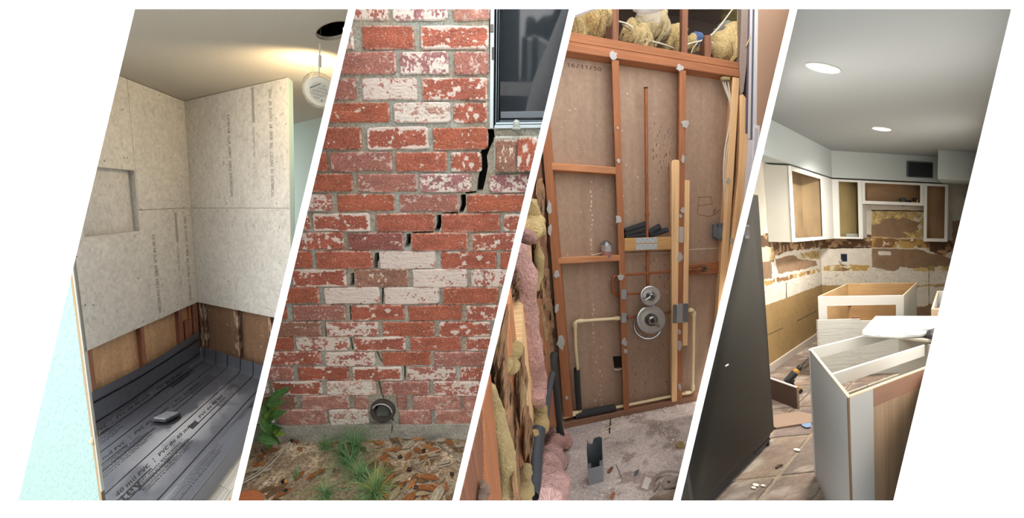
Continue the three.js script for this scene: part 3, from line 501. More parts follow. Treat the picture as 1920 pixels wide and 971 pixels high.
  // cast-in drain pipe
  { const c = F.p(...Q(719, 767), 0), v = thing('drain_pipe', 'dark iron pipe end set in the brickwork just above the concrete footing', 'pipe', F.p(...Q(719, 790), .01));
    const iron = mat(0x5b5450, .6, { metalness: .5, bumpMap: bumpNoise(18, 3, 71, .05), bumpScale: .001 }), pxm = Q(720, 767)[0] - Q(719, 767)[0], r = 23 * pxm;
    part('collar', lathe([[r * .62, -.05], [r * .62, .0], [r * .68, .017], [r * .8, .024], [r * .95, .022], [r, .012], [r * .98, -.01]], c, F.Z.clone().addScaledVector(F.Y, .12), 30), iron, v);
    part('inner_pipe', lathe([[0, -.012], [r * .32, -.012], [r * .45, -.006], [r * .5, .006], [r * .56, .004], [r * .57, -.05]], c.clone().addScaledVector(F.Y, -r * .18).addScaledVector(F.Z, .008), F.Z, 26), mat(0x8d928c, .55, { metalness: .3, bumpMap: bumpNoise(14, 4, 72, .06), bumpScale: .003 }), v, 'grey pipe plug with debris in it');
    part('lip', new THREE.TorusGeometry(r * .8, r * .06, 8, 30, 2.6).applyQuaternion(new THREE.Quaternion().setFromRotationMatrix(new THREE.Matrix4().makeBasis(F.X, F.Y, F.Z))).translate(...c.clone().addScaledVector(F.Z, .024).toArray()), mat(0xb9b9b4, .5, { metalness: .4 }), v);
  }
  // ---- aluminium window
  const alu = mat(0xc9d6dc, .42, { metalness: .35, bumpMap: bumpNoise(40, 3, 75, .2), bumpScale: .0004 }), gask = mat(0x1b2026, .6), w1 = struct('window_1', F.box(...[Q(919.5, 0)[0], Q(927, 0)[0]], Q(921, 241)[1], Q(921, -25)[1], -.03, .006, .0015), alu, 'aluminium window with an insect screen');
  const wb = (n, xa, xb, ya, yb, z0, z1, m = alu, l) => { xb = Math.min(xb, ya < 0 && xb > 1000 ? 1110 : barX(1, (ya + yb) / 2)); const A = Q(xa, yb, z1), B = Q(xb, ya, z1); return part(n, F.box(A[0], B[0], A[1], B[1], z0, z1, .0012), m, w1, l); };
  wb('gasket', 926, 929, -25, 239, -.04, -.004, gask); wb('frame', 929, 932.5, -25, 238, -.04, .0, alu); wb('frame', 933.2, 936.5, -25, 232, -.04, -.006, alu); wb('gasket', 936, 939, -25, 226, -.05, -.012, gask);
  wb('frame', 927, 1110, 233.5, 241, -.04, .012, alu); wb('frame', 930, 1110, 228.5, 233.2, -.04, .002, alu); wb('frame', 936, 1110, 225.5, 228.2, -.05, -.004, mat(0x8f9aa3, .45, { metalness: .3 })); wb('gasket', 937, 1110, 222.5, 225.5, -.05, -.012, gask);
  wb('sash_rail', 938, 1110, 208, 222, -.06, -.03, mat(0x6d757c, .6), 'sash rail behind the insect screen');
  wb('latch', 919.5, 925.5, 45, 60, .004, .012, mat(0x6f665c, .7), 'rusty latch plate'); wb('tab', 922, 926, 88, 112, .003, .009, mat(0x57564f, .7));
  const pane = (z) => [[937, 224], [barX(1, 224), 224], [barX(1, -25), -25], [937, -25]].map((q) => Q(...q, z));
  part('glass', F.prism(pane(-.058), 'xy', -.062, -.058), pmat(0x14191e, .04, { ior: 1.9, clearcoat: 0 }), w1, 'dark glass');
  { // insect screen: an open weave in front of the glass
part('insect_screen', F.prism(pane(-.045), 'xy', -.0452, -.045), mat(0x474e55, .9, { transparent: true, opacity: .13 }), w1, 'fine grey insect screen');
  }
  // clear plastic knob standing on the sill
  { const b = F.p(...Q(968, 243, .03), .03), k = thing('sill_knob', 'small clear ribbed plastic knob standing on the window sill bricks', 'knob', b), cl = pmat(0xe8ece6, .15, { transmission: .6, thickness: .01, ior: 1.45 }), s = .0009 * 1.9;
    part('base', lathe([[0, 0], [9, 0], [9.5, 3], [7, 5], [5, 6], [0, 6]].map((q) => [q[0] * s, q[1] * s]), b, F.Y, 18), cl, k);
    part('cap', lathe([[4, 5], [6, 6], [7, 8], [7, 13], [6, 14], [6.5, 15], [6, 17], [3, 19], [0, 19.5]].map((q) => [q[0] * s, q[1] * s]), b, F.Y, 9), cl, k); }
  // ---- ground: soil, litter, grass
  const soilMap = dataTex(1024, 1024, (u, v) => { const a = fbm(u, v, 7, 5, 81), b = fbm(u, v, 90, 3, 82), c = fbm(u, v, 4, 3, 83), d = fbm(u, v, 30, 3, 84); let q = mix3([242, 220, 188], [196, 172, 142], sst(.38, .62, c)); const k = .66 + a * .4 + (b - .5) * .45 + (d - .5) * .3; q = q.map((x) => x * k); return mix3(q, [62, 48, 36], sst(.64, .74, d) * .35); }, true, .55);
  const soil = mat(0xffffff, 1, { map: soilMap, bumpMap: dataTex(512, 512, (u, v) => fbm(u, v, 20, 5, 85), false, .3), bumpScale: .014 });
  const hgt = (x, z) => .02 * (fbm(x * .5 + .3, z * .5 + .1, 4, 4, 88) - .5) + .012 * (fbm(x + .3, z, 22, 3, 89) - .5) - .01;
  const G0 = Q(430, 817)[0], G1 = Q(890, 817)[0], side = (i, z) => { const a = F.xz(barX(i, 818), 818, 0), b = F.xz(barX(i, 940), 940, 0); return mix(a[0], b[0], (z - a[1]) / (b[1] - a[1])); };
  struct('ground_1', sheet(F, 130, 60, (a, b) => { const z = mix(0, .52, b), x = mix(side(0, z), side(1, z), a); return [x, hgt(x, z), z]; }, (a, b, q) => [q[0], q[2]]), soil, 'bare soil at the foot of the brick wall');
  const gp = (px, py, up = 0) => { const [x, z] = F.xz(px, py, 0); return F.p(x, hgt(x, z) + up, z); };
  // crumbs of soil and dry litter that nobody could count
  { const gs = [], r = rng(9); for (let i = 0; i < 1500; i++) { const z = rr(.0, .5, r), x = rr(side(0, z), side(1, z), r), s = rr(.0015, .006, r) * (r() < .1 ? 1.8 : 1), g = new THREE.IcosahedronGeometry(s, 0); g.scale(1, rr(.5, .9, r), rr(.7, 1.2, r)); g.rotateY(r() * 6); const p = F.p(x, hgt(x, z) + s * .3, z); g.translate(p.x, p.y, p.z); gs.push(g); }
    stuff('soil_crumbs', gs, mat(0x9a8466, 1), 'loose crumbs of dry soil scattered over the ground below the brick wall', 'soil'); }
  const leafGeo = (L, W, curl, bend, seed, n = 6) => {
    const P = [], I = [], U = []; for (let i = 0; i <= n; i++) { const t = i / n, w = W * Math.pow(Math.sin(Math.PI * clamp(t * .94 + .03)), .75) * (1 - .25 * t); for (const s of [-1, 0, 1]) { P.push(L * (t - .5), bend * L * (4 * t * (1 - t)) * .5 + (s ? curl * w : 0), s * w * .5); U.push(t, s * .5 + .5); } }
    for (let i = 0; i < n; i++) for (const k of [0, 1]) { const a = i * 3 + k, b = a + 3; I.push(a, a + 1, b, b, a + 1, b + 1); }
    const top = new THREE.BufferGeometry(); top.setAttribute('position', new THREE.Float32BufferAttribute(P, 3)); top.setAttribute('uv', new THREE.Float32BufferAttribute(U, 2)); top.setIndex(I); top.computeVertexNormals();
    const bot = top.clone(); bot.translate(0, -.0007, 0); { const ix = bot.index.array; for (let i = 0; i < ix.length; i += 3) { const q = ix[i]; ix[i] = ix[i + 1]; ix[i + 1] = q; } bot.computeVertexNormals(); }
    return merge([top, bot]);
  };
  const veinTex = dataTex(128, 64, (u, v) => { const m = Math.abs(v - .5), k = sst(.05, .0, m) * .35 + sst(.86, 1, Math.sin((u * 9 + m * 5) * 6.28) * .5 + .5) * .12, n = fbm(u, v, 8, 3, 93); const q = (.72 + n * .5 + k) * 205; return [q, q * .99, q * .96]; });
  const leafMats = { tan: mat(0xc8b494, .8, { map: veinTex, side: THREE.DoubleSide }), orange: mat(0xc68a54, .7, { map: veinTex, side: THREE.DoubleSide }), grey: mat(0xc8bda6, .85, { map: veinTex, side: THREE.DoubleSide }), dark: mat(0x8a6c4c, .8, { map: veinTex, side: THREE.DoubleSide }), rust: mat(0xb0703e, .7, { map: veinTex, side: THREE.DoubleSide }) };
  const leafText = { tan: 'tan fallen leaf', orange: 'orange brown fallen leaf', grey: 'pale grey fallen leaf', dark: 'dark brown fallen leaf', rust: 'rusty red fallen leaf' };
  const lr = rng(31), shapes = Array.from({ length: 8 }, (_, i) => leafGeo(1, rr(.40, .54, lr), rr(-.15, .22, lr), rr(-.03, .09, lr), i)), protos = {};
  const putLeaf = (px, py, len, turn, kind, lift = .004) => {
    if (px < barX(0, py) - 2 || px > barX(1, py) + 2) return; const w = gp(px, py, lift + rr(0, .008, lr)), o = shade(new THREE.Mesh(pick(shapes, lr), leafMats[kind])); o.name = numbered('fallen_leaf'); o.position.copy(w); o.scale.setScalar(len);
    const tilt = rr(-.16, .22, lr); o.quaternion.setFromRotationMatrix(new THREE.Matrix4().makeBasis(F.X, F.Y, F.Z)).multiply(new THREE.Quaternion().setFromEuler(new THREE.Euler(tilt, turn, rr(-.12, .12, lr), 'YXZ')));
    const zx = px < 600 ? 'left of the grass' : px < 700 ? 'among the grass tufts' : px < 780 ? 'just right of the grass' : 'at the right side', zy = py < 832 ? 'under the footing' : py < 870 ? 'in the rear half' : py < 905 ? 'in the middle' : 'at the front edge', sz = len > .062 ? 'large' : len > .045 ? 'middling' : 'small';
    scene.add(o); tag(o, sz + ' ' + leafText[kind] + ' ' + zx + ', ' + zy, 'leaf', [sz, kind, 'leaves', zx, zy].join(' '));
  };
  const K = Object.keys(leafMats);
  for (const [x, y, l, t, k] of [[767, 822, .075, .1, 'grey'], [715, 823, .075, .2, 'grey'], [709, 830, .07, -.6, 'orange'], [768, 833, .075, .9, 'grey'], [731, 845, .06, .3, 'orange'], [743, 841, .075, .35, 'orange'], [788, 823, .07, .3, 'orange'], [784, 844, .06, -.8, 'rust'], [828, 826, .05, .1, 'grey'], [842, 829, .06, -.7, 'rust'], [811, 853, .055, .0, 'grey'], [790, 861, .06, .7, 'grey'], [801, 870, .065, 1.7, 'tan'], [806, 896, .075, -.2, 'rust'], [795, 917, .085, -.2, 'rust'], [822, 925, .095, 1.3, 'grey'], [752, 897, .085, .7, 'tan'], [714, 887, .07, 1.6, 'orange'], [730, 897, .07, 1.4, 'rust'], [773, 907, .06, 1.2, 'orange'], [791, 927, .06, .1, 'tan'], [740, 926, .07, 1.3, 'tan'], [768, 934, .08, 1.1, 'rust'], [594, 889, .085, .75, 'rust'], [562, 889, .05, 1.3, 'rust'], [489, 856, .045, -.6, 'rust'], [480, 871, .05, -.4, 'rust'], [492, 869, .05, -.5, 'orange'], [484, 880, .06, .3, 'grey'], [489, 899, .065, 1.2, 'tan'], [553, 825, .06, -.5, 'rust'], [590, 815, .07, .1, 'grey'], [645, 817, .07, 0, 'orange'], [624, 833, .06, .6, 'rust'], [655, 829, .06, .4, 'tan'], [665, 892, .05, .2, 'rust'], [863, 836, .05, .2, 'grey'], [700, 817, .05, .8, 'orange'], [692, 817, .06, -.6, 'tan'], [752, 826, .06, 1.5, 'tan'], [740, 826, .08, -.7, 'dark'], [766, 855, .05, 1.3, 'rust'], [530, 925, .07, .9, 'rust'], [520, 918, .08, .8, 'dark'], [657, 820, .05, -.2, 'grey'], [835, 912, .05, -1, 'rust'], [780, 943, .07, .3, 'orange']]) putLeaf(x, y, l, t, k);
  for (let i = 0; i < 130; i++) { const right = lr() < .72, px = right ? rr(680, 880, lr) : rr(450, 700, lr), py = right ? rr(820, 945, lr) : (lr() < .6 ? rr(818, 845, lr) : rr(850, 945, lr)); putLeaf(px, py, rr(.028, .065, lr), lr() * 6.3, lr() < .55 ? pick(['tan', 'grey', 'dark'], lr) : pick(K, lr), 0); }
  // acorns
  const cupM = mat(0xc98b4a, .7), nutM = mat(0x1d1a1c, .35);
  const acorn = (px, py, t, where) => { const w = gp(px, py, .008), a = thing('acorn', where, 'acorn', w), d = F.dir(Math.cos(t), .1, Math.sin(t)).normalize(); part('nut', lathe([[0, -.004], [.0065, -.002], [.008, .004], [.0068, .011], [.003, .016], [0, .0175]], w, d, 14), nutM, a); part('cup', lathe([[0, -.009], [.004, -.008], [.0075, -.003], [.0082, .001], [.0078, .002]], w, d, 14), cupM, a); };
  acorn(535, 901, 2.9, 'black acorn with an orange cup left of the grass'); acorn(535, 918, 1, 'black acorn in front of the other one left of the grass'); acorn(794, 843, 1.2, 'black acorn beside the rust leaf under the footing on the right'); acorn(752, 856, 2, 'black acorn in the litter just right of the grass'); acorn(764, 880, .4, 'black acorn with orange cup above the tan leaf tip'); acorn(848, 887, 1.6, 'black acorn at the right edge of the soil'); acorn(777, 913, .5, 'greyish acorn between the rust leaves in front'); acorn(545, 826, .5, 'black acorn close to the footing on the left');
  // twigs
  const bark = mat(0x8f8578, .95), pale = mat(0xb4aa98, .9), twig = (pts, r, m, label) => solo('twig', tube(pts.map((q) => gp(q[0], q[1], q[2] ?? .008)), r, 0, 6), m, label, 'twig');
  twig([[737, 815], [748, 828], [760, 837]], .0032, pale, 'short grey twig leaning at the footing below the iron pipe'); twig([[788, 853], [810, 847], [827, 841], [812, 835]], .003, pale, 'bent grey twig left half of the forked pair on the right'); twig([[823, 832], [840, 845], [858, 855]], .0034, bark, 'dark forked twig slanting down at the right edge'); twig([[773, 866], [782, 879], [796, 885], [815, 893]], .003, bark, 'crooked dark twig above the rust leaves'); twig([[822, 874], [845, 868], [858, 858]], .0028, pale, 'thin grey twig on bare soil at the right'); twig([[445, 912], [485, 889], [515, 862], [545, 828]], .0035, pale, 'long pale stalk running from the clay pot towards the footing'); twig([[450, 906], [490, 880], [510, 858]], .0025, pale, 'second thinner pale stalk beside the long one'); twig([[500, 935], [520, 915], [533, 910]], .003, mat(0x7a4d2e, .9), 'red brown dry stalk near the acorns'); twig([[486, 835], [500, 846], [512, 852]], .002, bark, 'thin dark twig under the leafy plant');
  // grass tufts: blades that nobody could count
  const grassM = mat(0x668f58, .65, { side: THREE.DoubleSide }), grassY = mat(0xb5a84a, .7, { side: THREE.DoubleSide });
  const tuft = (px, py, n, len, label, seed, spread = 1, yellow = 0) => {
    const w = gp(px, py, -.004), t = thing('grass_tuft', label, 'grass', w), r = rng(seed), mk = (m) => { const gs = []; m = Math.round(m * 1.5); for (let i = 0; i < m; i++) {
      const a = r() * 6.283, L = len * rr(.5, 1.1, r), lean = rr(.15, 1.15, r) * spread, wd = rr(.0015, .0027, r), b = w.clone().addScaledVector(F.X, rr(-.012, .012, r)).addScaledVector(F.Z, rr(-.012, .012, r)), P = [], I = [], N = 7, h = F.dir(Math.cos(a), 0, Math.sin(a)), sd = F.dir(-Math.sin(a), 0, Math.cos(a));
      for (let k = 0; k <= N; k++) { const s = k / N, th = lean * s * 1.25, q = b.clone().addScaledVector(h, L * s * Math.sin(th)).addScaledVector(F.Y, L * s * Math.cos(th) * (1 - .15 * s)), ww = wd * (1 - s * .85); for (const e of [-1, 1]) { const z = q.clone().addScaledVector(sd, e * ww); P.push(z.x, z.y, z.z); } if (k < N) { const z = k * 2; I.push(z, z + 2, z + 1, z + 1, z + 2, z + 3); } }
      const g = new THREE.BufferGeometry(); g.setAttribute('position', new THREE.Float32BufferAttribute(P, 3)); g.setIndex(I); g.computeVertexNormals(); gs.push(g); } return gs; };
    part('blades', mk(n), grassM, t, null, 'stuff'); if (yellow) part('dry_blades', mk(yellow), grassY, t, 'yellow dry blades', 'stuff');
  };
  tuft(704, 932, 110, .15, 'dense green grass tuft with yellow blades at the front edge of the soil', 51, 1, 18); tuft(668, 848, 60, .17, 'tall loose grass tuft reaching up over the concrete footing', 52, .9); tuft(654, 872, 55, .14, 'arching grass tuft between the tall one and the front one', 53, 1.2); tuft(612, 838, 26, .11, 'small spreading grass tuft left of the tall one', 54, 1.3); tuft(612, 930, 40, .13, 'low arching grass tuft at the front left of the dense one', 55, 1.35); tuft(677, 896, 50, .13, 'grass tuft just behind the dense front one', 56, 1.2); tuft(557, 893, 9, .08, 'few thin grass blades standing alone on bare soil', 57, .8);
  tuft(642, 852, 30, .12, 'thin grass tuft hugging the left of the tall one', 58, 1.2);
  // leafy plant at the left
  { const w = gp(505, 828, -.005), pl = thing('leafy_plant', 'young green plant with glossy leaves beside the brick wall', 'plant', w), lm = mat(0x4f7f3c, .45, { map: veinTex, side: THREE.DoubleSide }), lm2 = mat(0x7f9a3a, .5, { map: veinTex, side: THREE.DoubleSide }), sr = rng(66), D = .05;
    const at = (px, py, z = D) => F.p(...F.xy(px, py, z), z), stemM = mat(0x5e4a38, .8);
    part('stem', tube([w, at(502, 800), at(500, 770), at(500, 745)], .0035, 14, 6), stemM, pl); part('stem', tube([w, at(501, 815, .08), at(496, 806, .09)], .0028, 8, 6), stemM, pl); part('stem', tube([w, at(512, 818, .07), at(520, 810, .08)], .0028, 8, 6), stemM, pl);
    for (let [x, y, l, t, z, y2] of [[503, 740, .1, .6, .07, 0], [499, 756, .07, .1, .08, 0], [504, 762, .06, -.2, .06, 1], [490, 775, .08, 1.9, .09, 0], [506, 784, .075, .5, .08, 0], [487, 790, .1, 2.1, .1, 0], [496, 797, .08, -1.0, .12, 0], [508, 800, .06, 0, .08, 0], [519, 806, .075, .55, .1, 0], [520, 812, .07, -.15, .11, 1], [517, 822, .07, -1.3, .12, 0], [504, 823, .09, -1.5, .13, 0], [487, 810, .09, .9, .13, 0], [480, 800, .09, 2.4, .1, 0], [492, 764, .07, 2.4, .06, 1], [482, 760, .08, 1.2, .07, 0], [478, 778, .09, .3, .08, 0], [500, 782, .05, 1.1, .1, 1], [482, 825, .08, -.3, .15, 0], [494, 748, .06, .9, .05, 0]]) {
      x = Math.max(x, barX(0, y) + 10 + l * 330 * Math.max(.4, Math.abs(Math.cos(t)))); const g = leafGeo(l, l * .46, .18, .1, 1, 6); orient(g, at(x, y, z), F.dir(Math.cos(t), Math.sin(t), rr(-.3, .3, sr)), F.dir(rr(-.2, .2, sr), .55, .8)); part('leaf', g, y2 ? lm2 : lm, pl, y2 ? 'yellowing leaf' : undefined); } }
  // terracotta pot in the corner
  { const [x, z] = F.xz(460, 941, 0), w = F.p(x, -.02, z + .01), p = thing('clay_pot', 'round orange terracotta piece with rings at the bottom left corner of the soil', 'pot', w), cm = mat(0xd98a5c, .85, { map: dataTex(128, 128, (u, v) => { const n = fbm(u, v, 9, 4, 97), k = .75 + n * .4; return [235 * k, 225 * k, 210 * k]; }, true, .1) }), rims = [[0, .030]];
    for (let i = 1; i <= 5; i++) rims.push([.011 * i - .003, .031], [.011 * i, .028]); part('body', lathe([[0, 0], [.05, 0], [.062, .012], [.062, .024], [.056, .031], ...rims.reverse()], w, F.Y, 32), cm, p); }
  // ---- what the window glass mirrors, standing behind the camera: a gabled house and trees
  { const n = F.Z.clone(), pl = F.p(0, 0, -.058), mir = (px, py, dist) => { const d = ray(px, py), t = pl.clone().sub(CAM).dot(n) / d.dot(n), h = CAM.clone().addScaledVector(d, t), r = d.clone().addScaledVector(n, -2 * d.dot(n)).normalize(); return h.addScaledVector(r, dist / Math.hypot(r.x, r.z)); };
    const D = 7, A = mir(978, 80, D), B = mir(1004, 71, D), C = mir(1060, 100, D), base = mir(1000, 160, D).y, h = thing('neighbour_house', 'gabled house mirrored faintly in the window glass', 'house', V3(B.x, base, B.z));
    const ex = C.clone().sub(B); ex.y = 0; ex.normalize(); const ez = V3(0, 1, 0).cross(ex).multiplyScalar(-1); if (ez.z < 0) ez.negate();
    const quad = (p, q, lo) => { const P = [p, q, V3(q.x, lo, q.z), V3(p.x, lo, p.z)], o = ez.clone().multiplyScalar(.4), a = [0, 1, 2, 0, 2, 3], g = new THREE.BufferGeometry(), pos = []; for (const i of a) pos.push(...P[i].toArray()); for (const i of [0, 2, 1, 0, 3, 2]) pos.push(...P[i].clone().add(o).toArray()); g.setAttribute('position', new THREE.Float32BufferAttribute(pos, 3)); g.computeVertexNormals(); return norm(g); };
    const far = C.clone().add(C.clone().sub(B)); part('gable_wall', [quad(A, B, base), quad(B, far, base)], mat(0xb4c0bb, .9, { side: THREE.DoubleSide }), h);
    const th = V3(0, .06, 0); part('roof_edge', [tube([A, B], .05, 1, 5), tube([B, far], .05, 1, 5)], mat(0xffffff, .8), h);
    const tr = thing('neighbour_tree', 'dark tree mirrored faintly in the window glass', 'tree', V3(...mir(1040, 160, D + 3).toArray())), gs = [], r = rng(3); for (let i = 0; i < 150; i++) { const q = r() < .5 ? mir(rr(1045, 1085, r), rr(-10, 95, r), D + 3 + r()) : mir(rr(990, 1050, r), rr(50, 95, r) - (r() < .2 ? 10 : 0), D + 4 + r()); const g = new THREE.IcosahedronGeometry(rr(.10, .24, r), 0); g.translate(q.x, q.y, q.z); gs.push(g); }
    part('crown', gs, mat(0x26302a, 1), tr); const bl = mir(960, 300, D), b2 = mir(1080, 145, D);
    const fence = [mir(930, 150, D - 1), mir(1090, 150, D - 1)]; const fg = quad(V3(fence[0].x - 3, fence[0].y, fence[0].z), V3(fence[1].x + 3, fence[1].y, fence[1].z), fence[0].y - 6); solo('neighbour_fence', fg, mat(0x5c646c, .9, { side: THREE.DoubleSide }), 'dark boarded fence mirrored in the lower window glass', 'fence');
    const tw = [mir(930, -60, D - 2), mir(972, -60, D - 2)]; solo('neighbour_curtain', quad(tw[0].clone(), tw[1].clone(), mir(950, 230, D - 2).y), mat(0x30363b, .95, { side: THREE.DoubleSide }), 'dark screen mirrored at the left of the window glass', 'screen');
    for (const x of [980, 1000]) part('trunk', cyl(mir(x, 200, D - .6), mir(x + 4, 70, D - .6), .06, .05, 8), mat(0x20262a, .9), tr);
  }
}
// ================================================================ third opening: opened stud wall with new shower plumbing
{
  const K = 1.25, F = new Frame(vpRay(3036, 388, 1), vpRay(1230, 3000, -1), vpRay(1135, 450, -1), CAM.clone().add(rayRaw(1060, 803).multiplyScalar(3)));
  F.scaleY(1030, 98, 2.3 * K);
  const D = -.11, X = (px, py, z = 0) => F.xy(px, py, z), P = (px, py, z = 0) => F.p(...F.on(2, z, px, py)), L = (px, py, x = 0) => F.p(...F.on(0, x, px, py)), G = (px, py, y = 0) => F.p(...F.on(1, y, px, py));
  const swap = (g) => { const U = g.attributes.uv; for (let i = 0; i < U.count; i++) U.setXY(i, U.getY(i), U.getX(i)); return g; };
  const quad = (q, z0, z1, b = .003) => F.prism(q.map((v) => X(v[0], v[1], z1)), 'xy', z0, z1, b);          // photo quad at the front plane z1
  const lquad = (q, x0, x1, b = .003) => F.prism(q.map((v) => F.zy(v[0], v[1], x1)), 'zy', x0, x1, b);
  const pxm = X(1211, 500)[0] - X(1210, 500)[0];
  // ---- back of the far drywall
  const b0 = X(1000, 820, D), b1 = X(1500, 40, D), bw = b1[0] - b0[0], bh = b1[1] - b0[1];
  const drywall = canvasTex(1400, 2048, (g, w, h) => {
    const im = g.createImageData(w, h), d = im.data; for (let y = 0; y < h; y++) for (let x = 0; x < w; x++) { const u = x / w, v = y / h, a = fbm(u, v, 4, 4, 311), n = fbm(u, v, 160, 2, 312), m = fbm(u, v, 60, 3, 313, 5), k = .86 + a * .16 + (n - .5) * .1 + (m - .5) * .1, i = (y * w + x) * 4; d[i] = 178 * k; d[i + 1] = 150 * k; d[i + 2] = 128 * k; d[i + 3] = 255; }
    g.putImageData(im, 0, 0); const T = (px, py) => { const q = X(px, py, D); return [(q[0] - b0[0]) / bw * w, (1 - (q[1] - b0[1]) / bh) * h]; }, r = rng(32);
    g.fillStyle = '#4a3426'; for (let i = 0; i < 70; i++) { const c = i < 34 ? [rr(1222, 1262, r), rr(225, 320, r)] : i < 50 ? [rr(1195, 1262, r), rr(480, 540, r)] : [rr(1185, 1255, r), rr(640, 740, r)], [x, y] = T(...c); g.fillRect(x, y, rr(1.5, 3, r), rr(4, 20, r)); }
    g.fillStyle = '#d8cbb8'; for (let i = 0; i < 60; i++) { const c = [rr(1045, 1260, r), rr(150, 760, r)], [x, y] = T(...c); g.fillRect(x, y, rr(2, 6, r), rr(2, 8, r)); }
    for (const [x0, y0, y1] of [[1108, 330, 500], [1113, 560, 760], [1126, 640, 760]]) for (let y = y0; y < y1; y += 9) { if (r() < .6) { const [a, b] = T(x0 + rr(-3, 3, r), y); g.fillRect(a, b, rr(3, 7, r), rr(3, 16, r)); } }
    g.fillStyle = '#5a4132'; g.font = 'bold 26px monospace'; { const [x, y] = T(1062, 125); g.save(); g.translate(x, y); g.scale(1.15, .8); g.fillText('16/11/50', 0, 0); g.restore(); }
    g.strokeStyle = '#6d5241'; g.lineWidth = 3; g.beginPath(); for (const [a, b] of [[1308, 400], [1310, 370], [1333, 369], [1336, 382], [1310, 386]]) g.lineTo(...T(a, b)); g.stroke(); g.beginPath(); for (const [a, b] of [[1308, 402], [1330, 406], [1345, 400], [1349, 393]]) g.lineTo(...T(a, b)); g.stroke(); g.beginPath(); for (const [a, b] of [[1336, 398], [1341, 391], [1338, 402], [1346, 394]]) g.lineTo(...T(a, b)); g.stroke();
  });
  const hole = [[1149, 668], [1168, 667], [1168, 690], [1152, 691]].map((q) => X(q[0], q[1], D));
  const bg = F.prism([[1000, 820], [barX(2, 805) + 1, 805], [barX(2, 140) + 1, 140], [1400, 136], [1000, 64]].map((q) => X(q[0], q[1], D)), 'xy', D - .02, D, 0, [hole]);
  for (let i = 0, U = bg.attributes.uv; i < U.count; i++) U.setXY(i, (U.getX(i) - b0[0]) / bw, (U.getY(i) - b0[1]) / bh);
  const wb = struct('wall_studs', bg, mat(0xffffff, .8, { map: drywall }), 'opened wall showing the brown paper back of the far drywall');
  part('seam', quad([[1046, 482], [1262, 472], [1262, 474], [1046, 484]], D - .001, D + .003, 0), mat(0xc8b6a0, .8), wb); part('seam', quad([[1290, 467], [1360, 463.5], [1360, 465.5], [1290, 469]], D - .001, D + .004, 0), mat(0xd3c6b6, .7), wb, 'pale joint line');
  part('hole_back', quad([[1140, 660], [1180, 660], [1180, 700], [1140, 700]], D - .12, D - .1, 0), mat(0x0d0b0a, 1), wb, 'dark void behind the hole'); part('torn_lip', tube([P(1150, 692, D + .006), P(1158, 694, D + .008), P(1168, 690, D + .006)], .008, 8, 6), mat(0xcfc4b4, .9), wb, 'torn pale lip under the hole');
  // ---- framing
  const fr = (n, q, z0, z1, m = W.stud, l) => part(n, swap(quad(q, z0, z1)), m, wb, l), frH = (n, q, z0, z1, m = W.stud, l) => part(n, quad(q, z0, z1), m, wb, l);
  const s0 = fr('stud', [[1003, 96], [1018, 96], [1074, 782], [1057, 782]], D, 0); const s1 = fr('stud', [[1147, 112], [1160.5, 113], [1180, 772], [1169.5, 772]], D, 0), s2 = fr('stud', [[1274, 130], [1286.5, 132], [1279, 752], [1269.5, 752]], D, 0), s3 = fr('stud', [[1374, 144], [1387, 146], [1352, 700], [1338, 700]], D, -.002, W.pine, 'pale pine stud at the right end');
  fr('sister_stud', [[1259, 303], [1262, 299.5], [1272, 299.5], [1274, 303], [1269.5, 754], [1259.5, 754]], D + .01, .006, W.pine, 'new pale pine stud nailed beside the old one'); fr('sister_stud', [[1284, 337], [1293.5, 338], [1289.5, 648], [1280, 648]], D + .01, .002, W.pine, 'shorter new pale pine stud');
  frH('top_plate', [[1040, 54.5], [1390, 117.5], [1389, 129.5], [1040, 72.5]], D, .002, W.stud); frH('top_plate', [[1040, 73.2], [1389, 130.2], [1388, 144.5], [1040, 91.5]], D, .004, W.stud);
  frH('bottom_plate', [[1058, 794], [barX(2, 740), 742], [barX(2, 750), 750], [1058, 804]], D - .01, .006, mat(0xffffff, .9, { map: woodTex([150, 112, 90], [110, 82, 66], 331, 1, .1, .7) }), 'dusty bottom plate on the concrete');
  fr('cripple_stud', [[1149, -20], [1160.5, -20], [1160, 90], [1148.5, 88]], D, 0, W.studDark); fr('cripple_stud', [[1280, -20], [1291, -20], [1289, 112], [1278, 110]], D, 0, W.studDark); fr('cripple_stud', [[1321, 66], [1333, 65], [1333, 119], [1321, 117]], D - .06, 0, W.studDark, 'short block standing on the plate'); fr('cripple_stud', [[1138, 30], [1149, 26], [1147, 84], [1133, 82]], D - .22, D - .05, W.studDark);
  frH('block', [[1030, 304.5], [1155, 313.5], [1155, 326], [1030, 318]], D, -.001, W.block); const shelf = frH('block', [[1046, 484], [1162, 478], [1162, 489], [1046, 495]], D, .004, W.block, 'block between the studs used as a shelf');
  const header = frH('block', [[1171, 446.5], [1262, 443.5], [1262, 467.5], [1171, 471]], D, -.004, W.ply, 'wide pale block carrying the pipe straps'); frH('block', [[1289, 496.5], [1356, 489.5], [1356, 511], [1289, 517]], D, D + .045, W.stud);
  // nail plates and straps
  const foil = mat(0xaebcc6, .38, { metalness: .55, bumpMap: bumpNoise(50, 2, 341, .1), bumpScale: .0006 }), putty = mat(0xb9b4b0, .85, { bumpMap: bumpNoise(20, 3, 342, .1), bumpScale: .003 }), plate = mat(0x7f868d, .45, { metalness: .6 });
